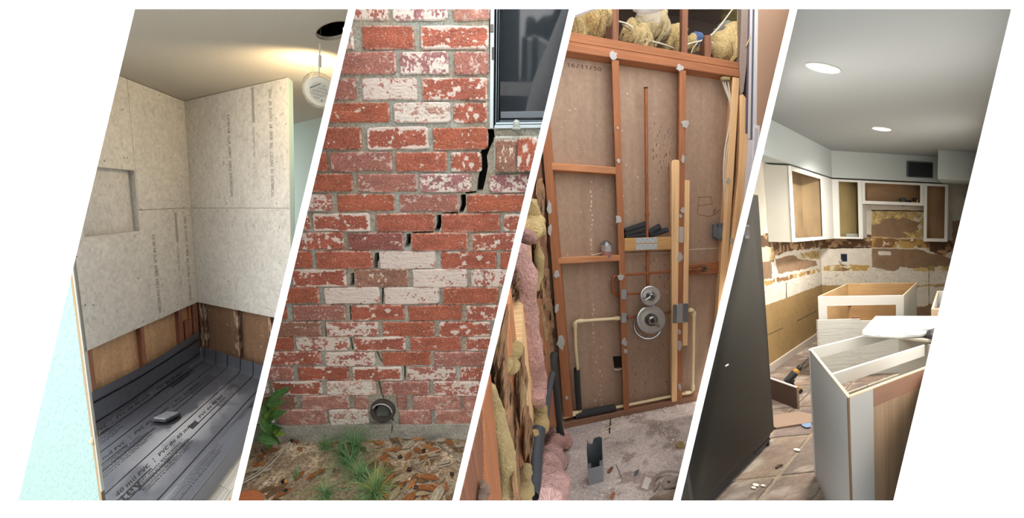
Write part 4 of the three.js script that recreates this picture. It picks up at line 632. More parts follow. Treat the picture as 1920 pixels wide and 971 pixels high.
  for (const [x0, y0, x1, y1] of [[1192, 445, 1232, 456], [1192, 457, 1232, 468.5]]) { const p = part('strap', quad([[x0, y0 + 1], [x1, y0], [x1, y1 - 1], [x0, y1]], -.006, .0, .001), mat(0xc9d3d8, .4, { metalness: .45, bumpMap: bumpNoise(60, 2, 343, .1), bumpScale: .001 }), header, 'punched metal strap'); for (let i = 0; i < 8; i++) part('nail_dot', lathe([[0, .001], [.004, 0], [.004, -.002]], P(x0 + 3 + i * 4.8, (y0 + y1) / 2 + (i % 2 ? 2 : -2), .0), F.Z, 7), plate, p); }
  for (const [s, x0, y0, x1, y1, m] of [[s1, 1164.5, 543, 1174.5, 561, foil], [s1, 1165, 587, 1175, 605, foil], [s2, 1261, 571, 1270, 606, plate], [s2, 1271, 569, 1280, 605, foil], [s2, 1281, 569, 1290.5, 604, plate], [s2, 1273, 425, 1282, 455, putty]]) part('nail_plate', quad([[x0 + .8, y0], [x1 - .8, y0], [x1, y0 + 3], [x1 - .5, y1 - 2], [x1 - 1, y1], [x0 + 1, y1], [x0, y1 - 3], [x0 + .5, y0 + 3]], .004, .0095, .001), m, s, 'metal nail plate over the stud');
  const pr = rng(35), patch = (s, cx, cy, w, h) => { const q = []; for (let i = 0; i < 11; i++) { const t = i / 11 * 6.283, k = rr(.6, 1.15, pr); q.push(X(cx + w / 2 * Math.cos(t) * k, cy + h / 2 * Math.sin(t) * k, .006)); } part('adhesive_patch', F.prism(q, 'xy', -.001, .009, .002), putty, s, 'torn pale patch of old adhesive'); };
  for (const [s, x, y, w, h] of [[s1, 1150, 104, 19, 17], [s2, 1275, 127, 15, 16], [s2, 1284, 232, 14, 19], [s2, 1281, 298, 9, 18], [s1, 1160, 411, 15, 18], [s2, 1280, 395, 8, 13], [s2, 1276, 405, 7, 9], [s2, 1275, 481, 12, 20], [s1, 1164, 519, 13, 12], [s1, 1160, 302, 8, 9], [s1, 1170, 641, 12, 18], [s1, 1173, 659, 7, 10], [s2, 1274, 622, 8, 10], [s2, 1274, 647, 9, 24], [s2, 1274, 725, 7, 15], [s0, 1030, 388, 10, 28], [s0, 1031, 431, 8, 26], [s0, 1044, 514, 14, 16], [s0, 1044, 577, 9, 20], [s0, 1051, 640, 15, 34], [s0, 1062, 746, 7, 9], [s3, 1366, 339, 8, 14], [s1, 1158, 240, 6, 6], [s3, 1372, 452, 9, 14]]) patch(s, x, y, w, h);
  // ---- attic space above the plates
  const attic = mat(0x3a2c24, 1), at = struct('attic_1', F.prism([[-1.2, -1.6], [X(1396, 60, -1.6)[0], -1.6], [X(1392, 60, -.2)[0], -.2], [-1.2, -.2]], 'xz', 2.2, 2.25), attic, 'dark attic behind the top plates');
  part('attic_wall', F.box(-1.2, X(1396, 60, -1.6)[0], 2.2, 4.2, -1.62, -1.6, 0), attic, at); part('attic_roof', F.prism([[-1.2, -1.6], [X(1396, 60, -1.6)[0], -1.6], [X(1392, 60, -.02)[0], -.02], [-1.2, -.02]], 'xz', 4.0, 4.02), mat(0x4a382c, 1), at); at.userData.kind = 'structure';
  const wool = (c, s) => mat(c, 1, { bumpMap: dataTex(256, 256, (u, v) => fbm(u, v, 12, 5, s) * .7 + Math.abs(fbm(u, v, 20, 3, s + 1) - .5), false, .16), bumpScale: .03, map: dataTex(256, 256, (u, v) => { const k = 232 + 40 * fbm(u, v, 14, 5, s + 2); return [k, k, k]; }, true, .2) });
  const yellow = wool(0xffe0a0, 351), yellow2 = wool(0xf8dca0, 352), pink = wool(0xf0bcb2, 353), grey = wool(0xb9b3a8, 354);
  const fluff = (pts, radii, z, m, l, s, amp = .5) => solo('insulation_batt', blob(pts.map((q) => P(q[0], q[1], q[2] ?? z)), radii.map((q) => q * pxm), s, amp, 34, 20), m, l, 'insulation');
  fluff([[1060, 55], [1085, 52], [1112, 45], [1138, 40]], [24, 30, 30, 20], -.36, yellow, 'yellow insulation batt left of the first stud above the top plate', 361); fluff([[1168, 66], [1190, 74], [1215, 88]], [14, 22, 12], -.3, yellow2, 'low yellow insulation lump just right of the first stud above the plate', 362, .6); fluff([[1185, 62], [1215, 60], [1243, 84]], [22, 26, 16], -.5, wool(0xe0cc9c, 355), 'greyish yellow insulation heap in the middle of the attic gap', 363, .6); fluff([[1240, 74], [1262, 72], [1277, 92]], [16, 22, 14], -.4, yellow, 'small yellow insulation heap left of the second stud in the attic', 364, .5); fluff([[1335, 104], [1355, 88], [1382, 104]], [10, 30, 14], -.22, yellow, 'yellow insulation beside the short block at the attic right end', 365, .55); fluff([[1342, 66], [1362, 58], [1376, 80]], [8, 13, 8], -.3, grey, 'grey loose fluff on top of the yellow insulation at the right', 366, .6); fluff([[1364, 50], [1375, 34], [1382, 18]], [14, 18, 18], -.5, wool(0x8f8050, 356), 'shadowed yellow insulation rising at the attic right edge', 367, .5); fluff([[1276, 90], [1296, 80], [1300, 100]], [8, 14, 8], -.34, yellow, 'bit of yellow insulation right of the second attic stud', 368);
  solo('blue_rag', blob([P(1298, 84, -.3), P(1308, 72, -.3), P(1316, 80, -.3)], [.03, .05, .03], 369, .5, 14, 10), mat(0x4a5f86, .9), 'crumpled blue plastic scrap beside the short attic block', 'scrap');
  const cableM = mat(0xd8d0bc, .5), cable = (pts, l, r = .0062, m = cableM, z = -.2) => solo('cable', tube(pts.map((q) => P(q[0], q[1], q[2] ?? z)), r, 0, 8), m, l, 'cable');
  cable([[1160, 40], [1178, 46], [1196, 60], [1212, 74], [1240, 82], [1262, 90]], 'white cable drooping over the insulation between the attic studs'); cable([[1166, 46], [1190, 62], [1208, 76], [1220, 80]], 'brownish cable beside the white one between the attic studs', .006, mat(0x8f7f66, .6)); cable([[1287, 84], [1300, 80], [1316, 76], [1335, 64], [1352, 46], [1374, 16], [1380, 4]], 'white cable rising to the upper right of the attic', .0062, cableM, -.16); cable([[1384, 10], [1382, 50], [1376, 70], [1368, 88], [1358, 102]], 'thin white cable hanging at the attic right edge', .005); cable([[1333, 78], [1342, 88], [1350, 102]], 'white cable bent over the right insulation', .006); cable([[1296, 100], [1300, 90], [1308, 80]], 'short white cable behind the short attic block', .005);
  // ceiling corner and the bagged lamp that hangs into the picture
  struct('ceiling_2', F.prism([[1040, 56], [1062, 36], [1122, 14], [1122, -40], [1040, -40]].map((q) => X(q[0], q[1], .02)), 'xy', 0, .03, .002), mat(0xe4dfe0, .8), 'white ceiling edge at the upper left');
  { const c = P(1221, 14, .12), t = thing('bagged_lamp', 'white round lamp cover in a clear bag at the top of the stud wall', 'lamp', c), r = 22 * pxm; part('cover', lathe([[0, -.03], [r * .7, -.022], [r, 0], [r * 1.02, .02], [0, .03]], c, F.Y, 30), mat(0xf2f2f2, .4), t); part('plastic_bag', blob([P(1198, 14, .12), P(1222, 24, .12), P(1237, 43, .12)], [.06, .06, .012], 371, .4, 12, 12), pmat(0xffffff, .25, { transmission: .85, thickness: 0, side: THREE.DoubleSide }), t); }
  // ---- right end: plaster layers, door casing and painted wall
  const edgeB = (n, q, z0, z1, m, l) => part(n, swap(quad(q, z0, z1, .001)), m, we, l);
  const bx = (y) => barX(2, y);
  const we = struct('wall_painted', quad([[1421, -20], [bx(-20), -20], [bx(262), 262], [1418, 262], [1418, 225]], -.06, .03), mat(0xb8977e, .35, {}), 'glossy beige painted wall right of the opening');
  edgeB('plaster_edge', [[1391, -20], [1404, -20], [1402, 60], [1400, 120], [1394, 172], [1388, 178], [1386, 120], [1389, 60]], -.08, .012, mat(0xa59488, .95, { bumpMap: bumpNoise(30, 4, 381, .15), bumpScale: .008 }), 'broken grey plaster edge');
  edgeB('plaster_layer', [[1404, -20], [1407, -20], [1402, 250], [1398, 250]], -.08, .016, mat(0x6a5f6a, .9)); edgeB('plaster_layer', [[1407, -20], [1412, -20], [1407, 260], [1402, 260]], -.08, .022, mat(0xd8d3d6, .8)); edgeB('plaster_layer', [[1412, -20], [1416, -20], [1411, 262], [1407, 262]], -.08, .018, mat(0x66707e, .85)); edgeB('corner_bead', [[1416, -20], [1422, -20], [1418, 300], [1411, 300]], -.08, .034, mat(0xe2dfe2, .6), 'white corner bead');
  const jag = [[1387, 178], [1393, 176], [1400, 186], [1403, 215], [1404, 255], [1409, 262], [1407, 330], [1398, 420], [1386, 480], [1360, 600], [1352, 600], [1368, 470], [1384, 330], [1387, 250]];
  edgeB('torn_board', jag, -.07, .008, W.pine, 'torn pale board edge beside the end stud');
  edgeB('casing', [[1403, 262], [1413, 262], [bx(262) + 2, 258], [bx(420), 420], [1386, 420], [1394, 380]], -.06, .02, mat(0xdedbe0, .55), 'white door casing'); { const m = mat(0xefedf0, .5); edgeB('casing_panel', [[1413, 232], [1425, 236], [bx(300), 300], [1409, 330]], .0, .036, m, 'white moulded casing corner'); edgeB('casing_panel', [[1416, 240], [1422, 242], [1419, 290], [1413, 300]], .03, .041, mat(0xcfccd2, .5)); }
  // ---- plumbing
  const copper = mat(0xd08a62, .35, { metalness: .45, map: dataTex(128, 64, (u, v) => { const k = 150 + 100 * fbm(u, v, 6, 4, 391); return [k, k * .95, k * .9]; }, true, .3) }), cpvc = mat(0xe9d9b0, .45), foam = mat(0x3a3a3c, .95, { bumpMap: bumpNoise(50, 3, 392, .2), bumpScale: .002 }), zp = -.045, r5 = 2.5 * pxm;
  const run = (t, n, pts, r, m, bend = .03) => part(n, pipePath(pts.map((q) => P(q[0], q[1], q[2] ?? zp)), r, bend), m, t), coup = (t, a, b, r, m) => part('fitting', cyl(P(a[0], a[1], a[2] ?? zp), P(b[0], b[1], b[2] ?? zp), r, r, 12), m, t);
  { const t = thing('copper_riser', 'tall copper riser pipe running up the wall from the upper shower valve', 'pipe', P(1214, 545, zp)); run(t, 'pipe', [[1211, 165], [1212, 310], [1214.6, 560]], r5 * .95, copper); part('cap', cyl(P(1211, 166, zp), P(1211, 163, zp), r5 * 1.1, r5 * 1.1, 10), mat(0x3a2218, .7), t); coup(t, [1213, 400], [1213.2, 406], r5 * 1.3, copper); }
  { const t = thing('copper_loop', 'copper supply pipe looping behind the left stud into the upper shower valve', 'pipe', P(1152, 553, zp)); run(t, 'pipe', [[1262, 508.5], [1174, 515], [1149, 517], [1149, 552], [1205, 549.5]], r5 * .8, copper, .035); for (const [a, b] of [[[1149, 523], [1149, 529]], [[1149, 541], [1149, 547]], [[1156, 516.5], [1162, 516]], [[1156, 552], [1162, 551.7]]]) coup(t, a, b, r5 * 1.1, copper); }
  { const t = thing('copper_crossbar', 'short copper pipe feeding the lower shower valve from both sides', 'pipe', P(1218, 592, zp)); run(t, 'pipe', [[1174, 595], [1218, 590], [1262, 584.5]], r5 * .85, mat(0x8a6a54, .4, { metalness: .7 })); coup(t, [1176, 595], [1183, 594], r5 * 1.15, copper); }
  { const t = thing('copper_stub', 'copper stub with a threaded end on the right cross block', 'pipe', P(1292, 506, -.04)); part('pipe', cyl(P(1290, 506.5, -.04), P(1318, 503.5, -.02), r5, r5, 12), copper, t); part('drop_ear', lathe([[.3 * r5, -.012], [2.3 * r5, -.012], [2.3 * r5, .0], [1.4 * r5, .012], [.9 * r5, .012], [.9 * r5, 0]].map((q) => q), P(1319, 503.5, -.01), F.Z, 16), mat(0x6a5444, .5, { metalness: .6 }), t); for (let i = 0; i < 3; i++) coup(t, [1296 + i * 6, 505.8 - i * .7, -.035], [1298.5 + i * 6, 505.5 - i * .7, -.034], r5 * 1.35, mat(0x7c6048, .4, { metalness: .6 })); }
  { const t = thing('plastic_supply_pipe', 'cream plastic supply pipe dropping on the left from the valve to the bottom plate', 'pipe', P(1078, 602, zp)); run(t, 'pipe', [[1162, 596.5], [1078, 602.5], [1079, 650], [1084, 700]], r5, cpvc, .02); for (const [a, b] of [[[1078, 606], [1078, 613]], [[1083, 602.2], [1092, 601.5]], [[1153, 597], [1162, 596.5]]]) coup(t, a, b, r5 * 1.35, cpvc); part('foam_sleeve', tube([P(1081.5, 691, zp), P(1083.5, 730, zp), P(1086, 766, zp)], 4.6 * pxm, 10, 12), foam, t, 'dark foam sleeve'); run(t, 'pipe', [[1086, 760], [1087, 772, zp], [1058, 777, zp + .02]], r5, cpvc, .03); coup(t, [1086.5, 764], [1087, 771], r5 * 1.4, cpvc); coup(t, [1082, 773.4], [1074, 774.6], r5 * 1.4, cpvc); run(t, 'pipe', [[1056, 783, -.02], [1078, 777, -.03]], r5, cpvc); }
  { const t = thing('plastic_return_pipe', 'cream plastic pipe on the right running down and along the bottom plate', 'pipe', P(1299, 735, zp)); run(t, 'pipe', [[1288, 582.5], [1301.5, 580.5], [1298.5, 734.5], [1181, 758.5], [1150, 764.5]], r5, cpvc, .02); for (const [a, b] of [[[1301, 585], [1301, 592]], [[1298.8, 722], [1298.7, 730]], [[1293, 735.5], [1283, 737.5]], [[1292, 581.8], [1297, 581]]]) coup(t, a, b, r5 * 1.4, cpvc); part('foam_sleeve', tube([P(1152, 764, zp), P(1115, 771, zp), P(1077, 779, zp)], 5.6 * pxm, 10, 12), foam, t, 'dark foam sleeve along the plate'); }
  // valve trims
  const nickel = mat(0xb4b4b2, .25, { metalness: .9 }), nick2 = mat(0x8e8e8e, .3, { metalness: .9 });
  const trim = (px, py, rpx, label, lever, ring) => { const z = .05, c = P(px, py, z), t = thing('valve_trim', label, 'shower valve', c), r = rpx * pxm, n = F.Z.clone().addScaledVector(F.X, .12).addScaledVector(F.Y, .05);
    if (ring) { const rc = P(ring[0], ring[1], z - .035), rn = n.clone().addScaledVector(F.Y, .75).addScaledVector(F.X, -.2); part('loose_ring', lathe([[ring[2] * pxm, 0], [ring[2] * pxm * 1.02, .006], [ring[2] * pxm * .93, .009], [ring[2] * pxm * .86, .004], [ring[2] * pxm * .86, 0]], rc, rn, 36), nick2, t, 'second loose cover ring hanging behind'); }
    part('plate', lathe([[0, .012], [r * .55, .012], [r * .62, .006], [r * .8, .01], [r * .93, .009], [r, .002], [r * .99, -.006], [r * .9, -.008]], c, n, 44), nickel, t); part('valve_body', lathe([[0, -.04], [r * .5, -.04], [r * .5, -.006]], c, n, 20), mat(0x6a5648, .5, { metalness: .6 }), t);
    part('hub', lathe([[r * .42, .008], [r * .44, .022], [r * .36, .034], [r * .3, .05], [r * .24, .06], [r * .1, .064], [0, .064]], c, n, 28), nick2, t); part('hub_face', lathe([[r * .16, .064], [r * .14, .067], [0, .067]], c, n, 18), mat(0x17181a, .4), t);
    const hb = c.clone().addScaledVector(n, .055), e = P(lever[0], lever[1], z + .06); part('lever', cyl(hb, e, r * .14, r * .085, 12), nickel, t); part('lever_tip', lathe([[0, .01], [r * .09, .008], [r * .12, 0], [r * .09, -.01]], e, e.clone().sub(hb), 12), nickel, t); };
  trim(1219, 554.5, 16, 'smaller brushed nickel shower valve trim, the upper of the two', [1210, 563]); trim(1220, 599, 23, 'larger brushed nickel shower valve trim with a long lever, below the small one', [1240, 615], [1214, 612, 22]);
  // foam pipe sleeves lying on the wide block
  for (const [a, b, l, r] of [[[1170, 433], [1209, 420], 'black foam pipe sleeve, topmost of the left bunch on the wide block', 4.2], [[1170, 440], [1210, 428], 'black foam pipe sleeve in the middle of the left bunch', 4.2], [[1171, 443.5], [1209, 440], 'black foam pipe sleeve lying at the bottom of the left bunch', 4.0], [[1216, 436], [1237, 424], 'short black foam pipe sleeve right of the copper riser, leaning highest', 4.6], [[1216, 441], [1251, 431], 'long black foam pipe sleeve right of the copper riser, lowest', 4.2]]) { const A = P(a[0], a[1], zp + (a[0] > 1200 ? .0 : -.02)), B = P(b[0], b[1], zp + (a[0] > 1200 ? .02 : -.02)), d = B.clone().sub(A).normalize(), R = r * pxm, t = thing('foam_pipe', l, 'pipe sleeve', A); part('sleeve', tube([A, A.clone().lerp(B, .5), B], R, 8, 14), mat(0x2b2c30, .9), t); part('end', lathe([[R * .5, -.02], [R * .5, .001], [R * .98, .001], [R, -.004]], B, d, 14), mat(0x3a3b40, .95), t); }
  // solder can on the shelf block
  { const b = P(1137, 481, -.045), t = thing('solder_can', 'small metal can with a white and red label on the shelf block', 'can', b), r = 8 * pxm, h = 24 * pxm, lab = canvasTex(256, 128, (g, w, q) => { g.fillStyle = '#e9e6e2'; g.fillRect(0, 0, w, q); g.fillStyle = '#b3201f'; g.fillRect(0, 62, w, 66); g.fillStyle = '#e9e6e2'; g.fillRect(96, 70, 16, 50); g.fillStyle = '#3a4a70'; for (let i = 0; i < 7; i++) g.fillRect(10 + i * 36, 16, 24, 9); g.fillStyle = '#777'; for (let i = 0; i < 6; i++) g.fillRect(4 + i * 44, 36, 34, 6); });
    part('body', lathe([[0, 0], [r, 0], [r, h * .78], [r * .9, h * .83]], b, F.Y, 26), mat(0xb9bcc0, .3, { metalness: .8 }), t); part('label', new THREE.CylinderGeometry(r * 1.01, r * 1.01, h * .66, 26, 1, true).applyMatrix4(new THREE.Matrix4().makeBasis(F.X, F.Y.clone(), F.X.clone().cross(F.Y)).setPosition(b.clone().addScaledVector(F.Y, h * .4))), mat(0xffffff, .5, { map: lab }), t, 'white and red paper label'); part('cap', lathe([[r * .92, h * .8], [r * .95, h * .86], [r * .5, h * .9], [r * .5, h * .98], [0, h]], b, F.Y, 20), mat(0x8f9296, .3, { metalness: .8 }), t); }
  { solo('solder_strip', cyl(P(1110, 478, -.05), P(1130, 474, -.05), .004, .004, 7), mat(0xc9b9a4, .6), 'thin pale offcut lying beside the can on the shelf block', 'offcut'); }
  // wires and switch box at the right
  for (const [pts, l] of [[[[1353, 146], [1360, 168], [1369, 196], [1367, 235], [1359, 282], [1356.5, 330], [1358, 378], [1356, 424]], 'outer white cable bowing down to the grey switch box'], [[[1358, 148], [1364, 172], [1371, 200], [1369, 240], [1362, 290], [1359.5, 340], [1361, 385], [1360, 424]], 'middle white cable running down to the grey switch box'], [[[1364, 147], [1368, 176], [1373, 204], [1372, 250], [1367, 300], [1364, 350], [1365, 392], [1364, 426]], 'inner white cable beside the end stud running to the switch box']]) solo('cable', tube(pts.map((q) => P(q[0], q[1], -.02)), 1.15 * pxm, 0, 8), cableM, l, 'cable');
  for (let i = 0; i < 3; i++) solo('foam_dab', blob([P(1352 + i * 5, 150 + i, -.01), P(1354 + i * 5, 147, .0), P(1356 + i * 5, 152, -.01)], [.008, .018, .008], 401 + i, .4, 8, 8), yellow, ['left', 'middle', 'right'][i] + 'most yellow foam dab where the three cables leave the top plate', 'foam');
  { const t = thing('switch_box', 'grey plastic electrical switch box nailed to the end stud', 'electrical box', P(1354, 449, -.03)), m = mat(0x676d75, .6), q = (a, z0, z1, n, mm = m) => part(n, quad(a, z0, z1, .002), mm, t); q([[1338, 420], [1344, 419], [1344, 446], [1338, 444]], -.06, -.005, 'bracket'); q([[1344, 424], [1369, 422], [1369, 447], [1344, 449]], -.08, -.012, 'body'); q([[1346, 419], [1369, 417], [1369, 423], [1346, 425]], -.08, -.005, 'rim', mat(0x565c64, .6)); q([[1346, 447], [1367, 445.5], [1367, 449], [1346, 450.5]], -.08, -.004, 'rim', mat(0x565c64, .6)); for (let i = 0; i < 3; i++) q([[1349 + i * 6.5, 427], [1353 + i * 6.5, 426.7], [1353 + i * 6.5, 444], [1349 + i * 6.5, 444.5]], -.02, -.009, 'rib', mat(0x737a82, .6)); }
  // ---- left wall: studs, paper and wool seen along the wall
  const wl = struct('wall_insulated', lquad([[barX(1, 1000) + 9, 1000], [1062, 812], [1023, 330], [barX(1, 330) + 9, 330]], -.135, -.13, 0), mat(0x6b4c36, .95, { bumpMap: bumpNoise(10, 4, 411, .4), bumpScale: .02 }), 'insulated outer wall at the left of the opening');
  const paper = mat(0xffffff, .8, { side: THREE.DoubleSide, map: dataTex(256, 256, (u, v) => { const a = fbm(u, v, 6, 4, 412), b = fbm(u, v, 40, 3, 413, 8), k = .78 + a * .3 + (b - .5) * .2; return [168 * k, 128 * k, 92 * k]; }, true, .5), bumpMap: bumpNoise(9, 4, 414, .4), bumpScale: .02 });
  const lb = (q, x0, x1, m, n = 'stud', l) => part(n, swap(lquad(q, x0, x1)), m, wl, l);
  const c = (a) => a.map(([x, y]) => [Math.max(x, barX(1, y) + 9), y]);
  lb(c([[905, 740], [917, 735], [902, 960], [850, 960]]), -.006, .0, W.studDark, 'stud', 'brown stud nearest to the viewer'); lb(c([[900, 755], [912, 700], [944, 960], [912, 960]]), -.012, .005, W.stud, 'stud'); lb(c([[942, 540], [957, 540], [975, 700], [983, 800], [1000, 960], [978, 960], [962, 790], [950, 680]]), -.04, -.005, W.block); lb([[984, 470], [995, 430], [1004, 640], [1000, 800], [990, 760], [978, 640]], -.13, -.004, W.pine, 'stud', 'pale stud beside the pink wool'); lb([[1008, 560], [1020, 560], [1044, 800], [1034, 800]], -.13, -.003, W.stud); lb([[998, 300], [1012, 260], [1028, 540], [1018, 560]], -.13, -.02, W.studDark);
  // kraft paper: torn sheets bulging from the bays
  const paperSheet = (q, l, s, bulge = .05, x = -.04) => { const e = (a, b) => { const t = [mix(mix(q[0][0], q[1][0], a), mix(q[3][0], q[2][0], a), b), mix(mix(q[0][1], q[1][1], a), mix(q[3][1], q[2][1], a), b)]; return t; };
    const g = sheet(null, 10, 26, (a, b) => { const w = (fbm(a * .7 + .1, b * .9 + .05, 6, 4, s) - .5) * 2, t = e(a, b), xx = x + bulge * Math.sin(a * 3.14) + w * .05; const ed = (a < .05 || a > .95) ? (fbm(b, .5, 16, 3, s + 1) - .5) * 10 : 0, v = L(Math.max(t[0] + ed, barX(1, t[1]) + 9), t[1], xx); return [v.x, v.y, v.z]; }, (a, b) => [a * .2, b]); return solo('kraft_paper', g, paper, l, 'paper'); };
  paperSheet(c([[925, 680], [955, 560], [990, 940], [950, 945]]), 'torn brown kraft paper hanging in the nearest bay of the left wall', 421); paperSheet([[997, 340], [1026, 330], [1034, 560], [1008, 570]], 'wrinkled brown kraft paper high in the far bay of the left wall', 422, .03); paperSheet([[1010, 560], [1038, 560], [1044, 760], [1018, 770]], 'brown kraft paper low in the far bay of the left wall', 423, .03); paperSheet([[960, 740], [985, 640], [1004, 800], [985, 940]], 'curled strip of brown kraft paper beside the dark pipe', 424, .07); paperSheet(c([[968, 480], [990, 440], [985, 560], [955, 570]]), 'small torn brown paper flap beside the upper yellow wool', 425, .03);
  const lf = (pts, radii, m, l, s, x = -.03, amp = .45, n = 40) => solo('insulation_batt', blob(pts.map((q) => L(Math.max(q[0], barX(1, q[1]) + 5), q[1], q[2] ?? x)), radii, s, amp, n, 18, [1, 1, 1]), m, l, 'insulation');
  lf([[992, 372], [997, 395], [1003, 418], [990, 434]], [.03, .05, .07, .05], yellow, 'yellow wool tuft bulging at the top of the left wall beside the frame', 431, .0, .5); lf([[1004, 440], [1008, 480], [1010, 520], [1006, 545]], [.015, .028, .026, .012], yellow, 'narrow strip of yellow wool behind the pink batt', 432, -.02); lf([[970, 455], [976, 480], [983, 540], [990, 600], [995, 660], [1003, 720], [1000, 762]], [.04, .05, .055, .06, .07, .07, .05], pink, 'long pink insulation batt running down the left wall', 433, .0, .4, 60); lf([[982, 436], [992, 448], [1001, 453]], [.02, .035, .015], pink, 'ragged pink tuft on top of the long pink batt', 434, .02, .6); lf([[1012, 572], [1016, 600], [1022, 640]], [.012, .025, .015], yellow, 'yellow wool strip low in the far bay', 435, -.01); lf([[1006, 745], [1012, 770], [1008, 806], [1002, 818]], [.03, .045, .04, .02], yellow, 'yellow wool tuft under the long pink batt', 436, .02, .5); lf([[918, 720], [932, 780], [944, 840], [952, 900], [958, 950]], [.02, .035, .035, .035, .03], yellow2, 'pale yellow wool strip between the two nearest brown studs', 437, -.01, .35, 50); lf([[962, 640], [956, 680], [944, 690]], [.03, .04, .02], yellow, 'yellow wool patch at the left edge half way up', 438, -.01, .5); lf([[986, 870], [988, 905], [980, 945]], [.015, .03, .03], yellow2, 'yellow wool lying at the foot of the near bay', 439, .03, .5); lf([[972, 700], [976, 740], [972, 770]], [.01, .025, .015], yellow2, 'small pale wool tuft on the pale stud', 440, .0, .5); lf([[1002, 690], [1008, 720]], [.02, .02], grey, 'grey dusty wool wad beside the pink batt', 443, .01, .5, 16);
  lf([[905, 905], [908, 925], [902, 940]], [.012, .02, .012], wool(0xd8b9a4, 357), 'pale pinkish scrap stuck on the nearest brown studs', 444, .02, .5, 16);
  // pink heap on the floor along the left wall
  { const q = (px, py, y) => G(px, py, y); solo('insulation_heap', blob([q(1047, 812, .06), q(1040, 838, .1), q(1033, 850, .09)], [.05, .09, .05], 441, .6, 30, 20), pink, 'upper pink insulation lump on the floor in the left corner', 'insulation'); solo('insulation_heap', blob([q(1034, 852, .08), q(1030, 885, .1), q(1028, 915, .1), q(1030, 950, .1)], [.07, .11, .11, .1], 442, .6, 40, 22), wool(0xf4c6c0, 358), 'large pink insulation batt heaped on the floor along the left wall', 'insulation'); }
  solo('foam_pipe', tube([L(1039, 664, .0), L(1036, 690, .0), L(1042, 740, .01), L(1047, 790, .01), L(1052, 815, .02)], 5 * pxm, 16, 12), foam, 'dark foam covered pipe standing in the far left corner', 'pipe'); solo('drain_pipe', tube([L(1010, 805, .03), L(1004, 850, .03), L(1001, 900, .03), L(996, 930, .03)], .035, 14, 12), mat(0x3c4048, .6), 'dark plastic pipe slanting down behind the pink heap', 'pipe'); solo('drain_pipe', tube([L(1036, 700, .02), L(1028, 740, .01), L(1023, 800, .01)], .02, 10, 10), mat(0x4a4c52, .7), 'thinner dark pipe slanting behind the foam covered one', 'pipe');
  // ---- concrete floor with rubble
  const slab = mat(0xffffff, .95, { map: dataTex(1024, 1024, (u, v) => { const a = fbm(u, v, 4, 5, 451), b = fbm(u, v, 100, 2, 452), q = fbm(u, v, 7, 4, 453), s = fbm(u, v, 60, 2, 454); let k = .80 + a * .34 + (b - .5) * .3, z = [208 * k, 196 * k, 191 * k]; z = mix3(z, [138, 122, 114], sst(.5, .68, q) * .6); return mix3(z, [236, 228, 218], sst(.78, .86, s) * .8); }, true, 1.0), bumpMap: bumpNoise(30, 5, 455, .6), bumpScale: .008 });
  const fp = [[1057, 803], [bx(745) + 1, 749], [bx(960) + 1, 962], [1030, 962], [1000, 962], [1054, 815]].map((q) => F.xz(q[0], q[1], 0)); struct('floor_2', F.prism(fp, 'xz', -.06, 0, 0), slab, 'bare concrete floor strewn with rubble');
  { const gs = [], r = rng(45); for (let i = 0; i < 620; i++) { const py = r() < .45 ? rr(770, 830, r) : rr(800, 940, r), px = rr(1062, 1300, r); const s = rr(.002, .007, r) * (r() < .1 ? 1.9 : 1), w = G(px, py, s * .4); if (F.loc(w).z < .015 || py > 940) continue; const g = new THREE.IcosahedronGeometry(s, 0); g.scale(rr(.7, 1.6, r), rr(.4, .8, r), rr(.6, 1.2, r)); g.rotateY(r() * 6); g.translate(w.x, w.y, w.z); gs.push(g); } for (let i = 0; i < 160; i++) { const w = P(rr(1085, 1300, r), 0, .0), x = F.loc(w).x, s = rr(.004, .012, r), q = F.p(x, .0, rr(.01, .09, r)); const g = new THREE.IcosahedronGeometry(s, 0); g.rotateY(r() * 6); g.translate(q.x, q.y, q.z); gs.push(g); } stuff('rubble', gs, mat(0xd9cfc4, .95), 'pale plaster crumbs scattered over the concrete floor', 'rubble'); }
  { const steel = mat(0x8a9299, .38, { metalness: .75, side: THREE.DoubleSide }), w = F.loc(G(1118, 906)), t = thing('steel_stud', 'short galvanized steel channel offcut standing upright on the concrete floor', 'metal channel', G(1118, 906)), s = pxm * 1.18, x0 = w.x - 9 * s, x1 = w.x + 9 * s, h = 50 * s, z = w.z;
    part('web', F.prism([[x0, 0], [x1, 0], [x1, h * .3], [x1, h * .95], [x1 - 3 * s, h], [x0 + 8 * s, h * .98], [x0 + 6 * s, h * .86], [x0 + 2 * s, h * .88], [x0, h]], 'xy', z - .09, z - .087), steel, t); part('flange', F.box(x0, x0 + .003, 0, h * .93, z - .09, z + .0, .0008), steel, t); part('flange', F.box(x1 - .003, x1, 0, h * .93, z - .09, z + .0, .0008), steel, t); part('lip', F.box(x0, x0 + 4 * s, 0, h * .55, z - .003, z, .0008), steel, t); part('lip', F.box(x1 - 4 * s, x1, 0, h * .55, z - .003, z, .0008), steel, t); part('front_web', F.box(x0, x1, 0, h * .42, z - .002, z + .001, .0008), mat(0xa3abb2, .4, { metalness: .7 }), t); }
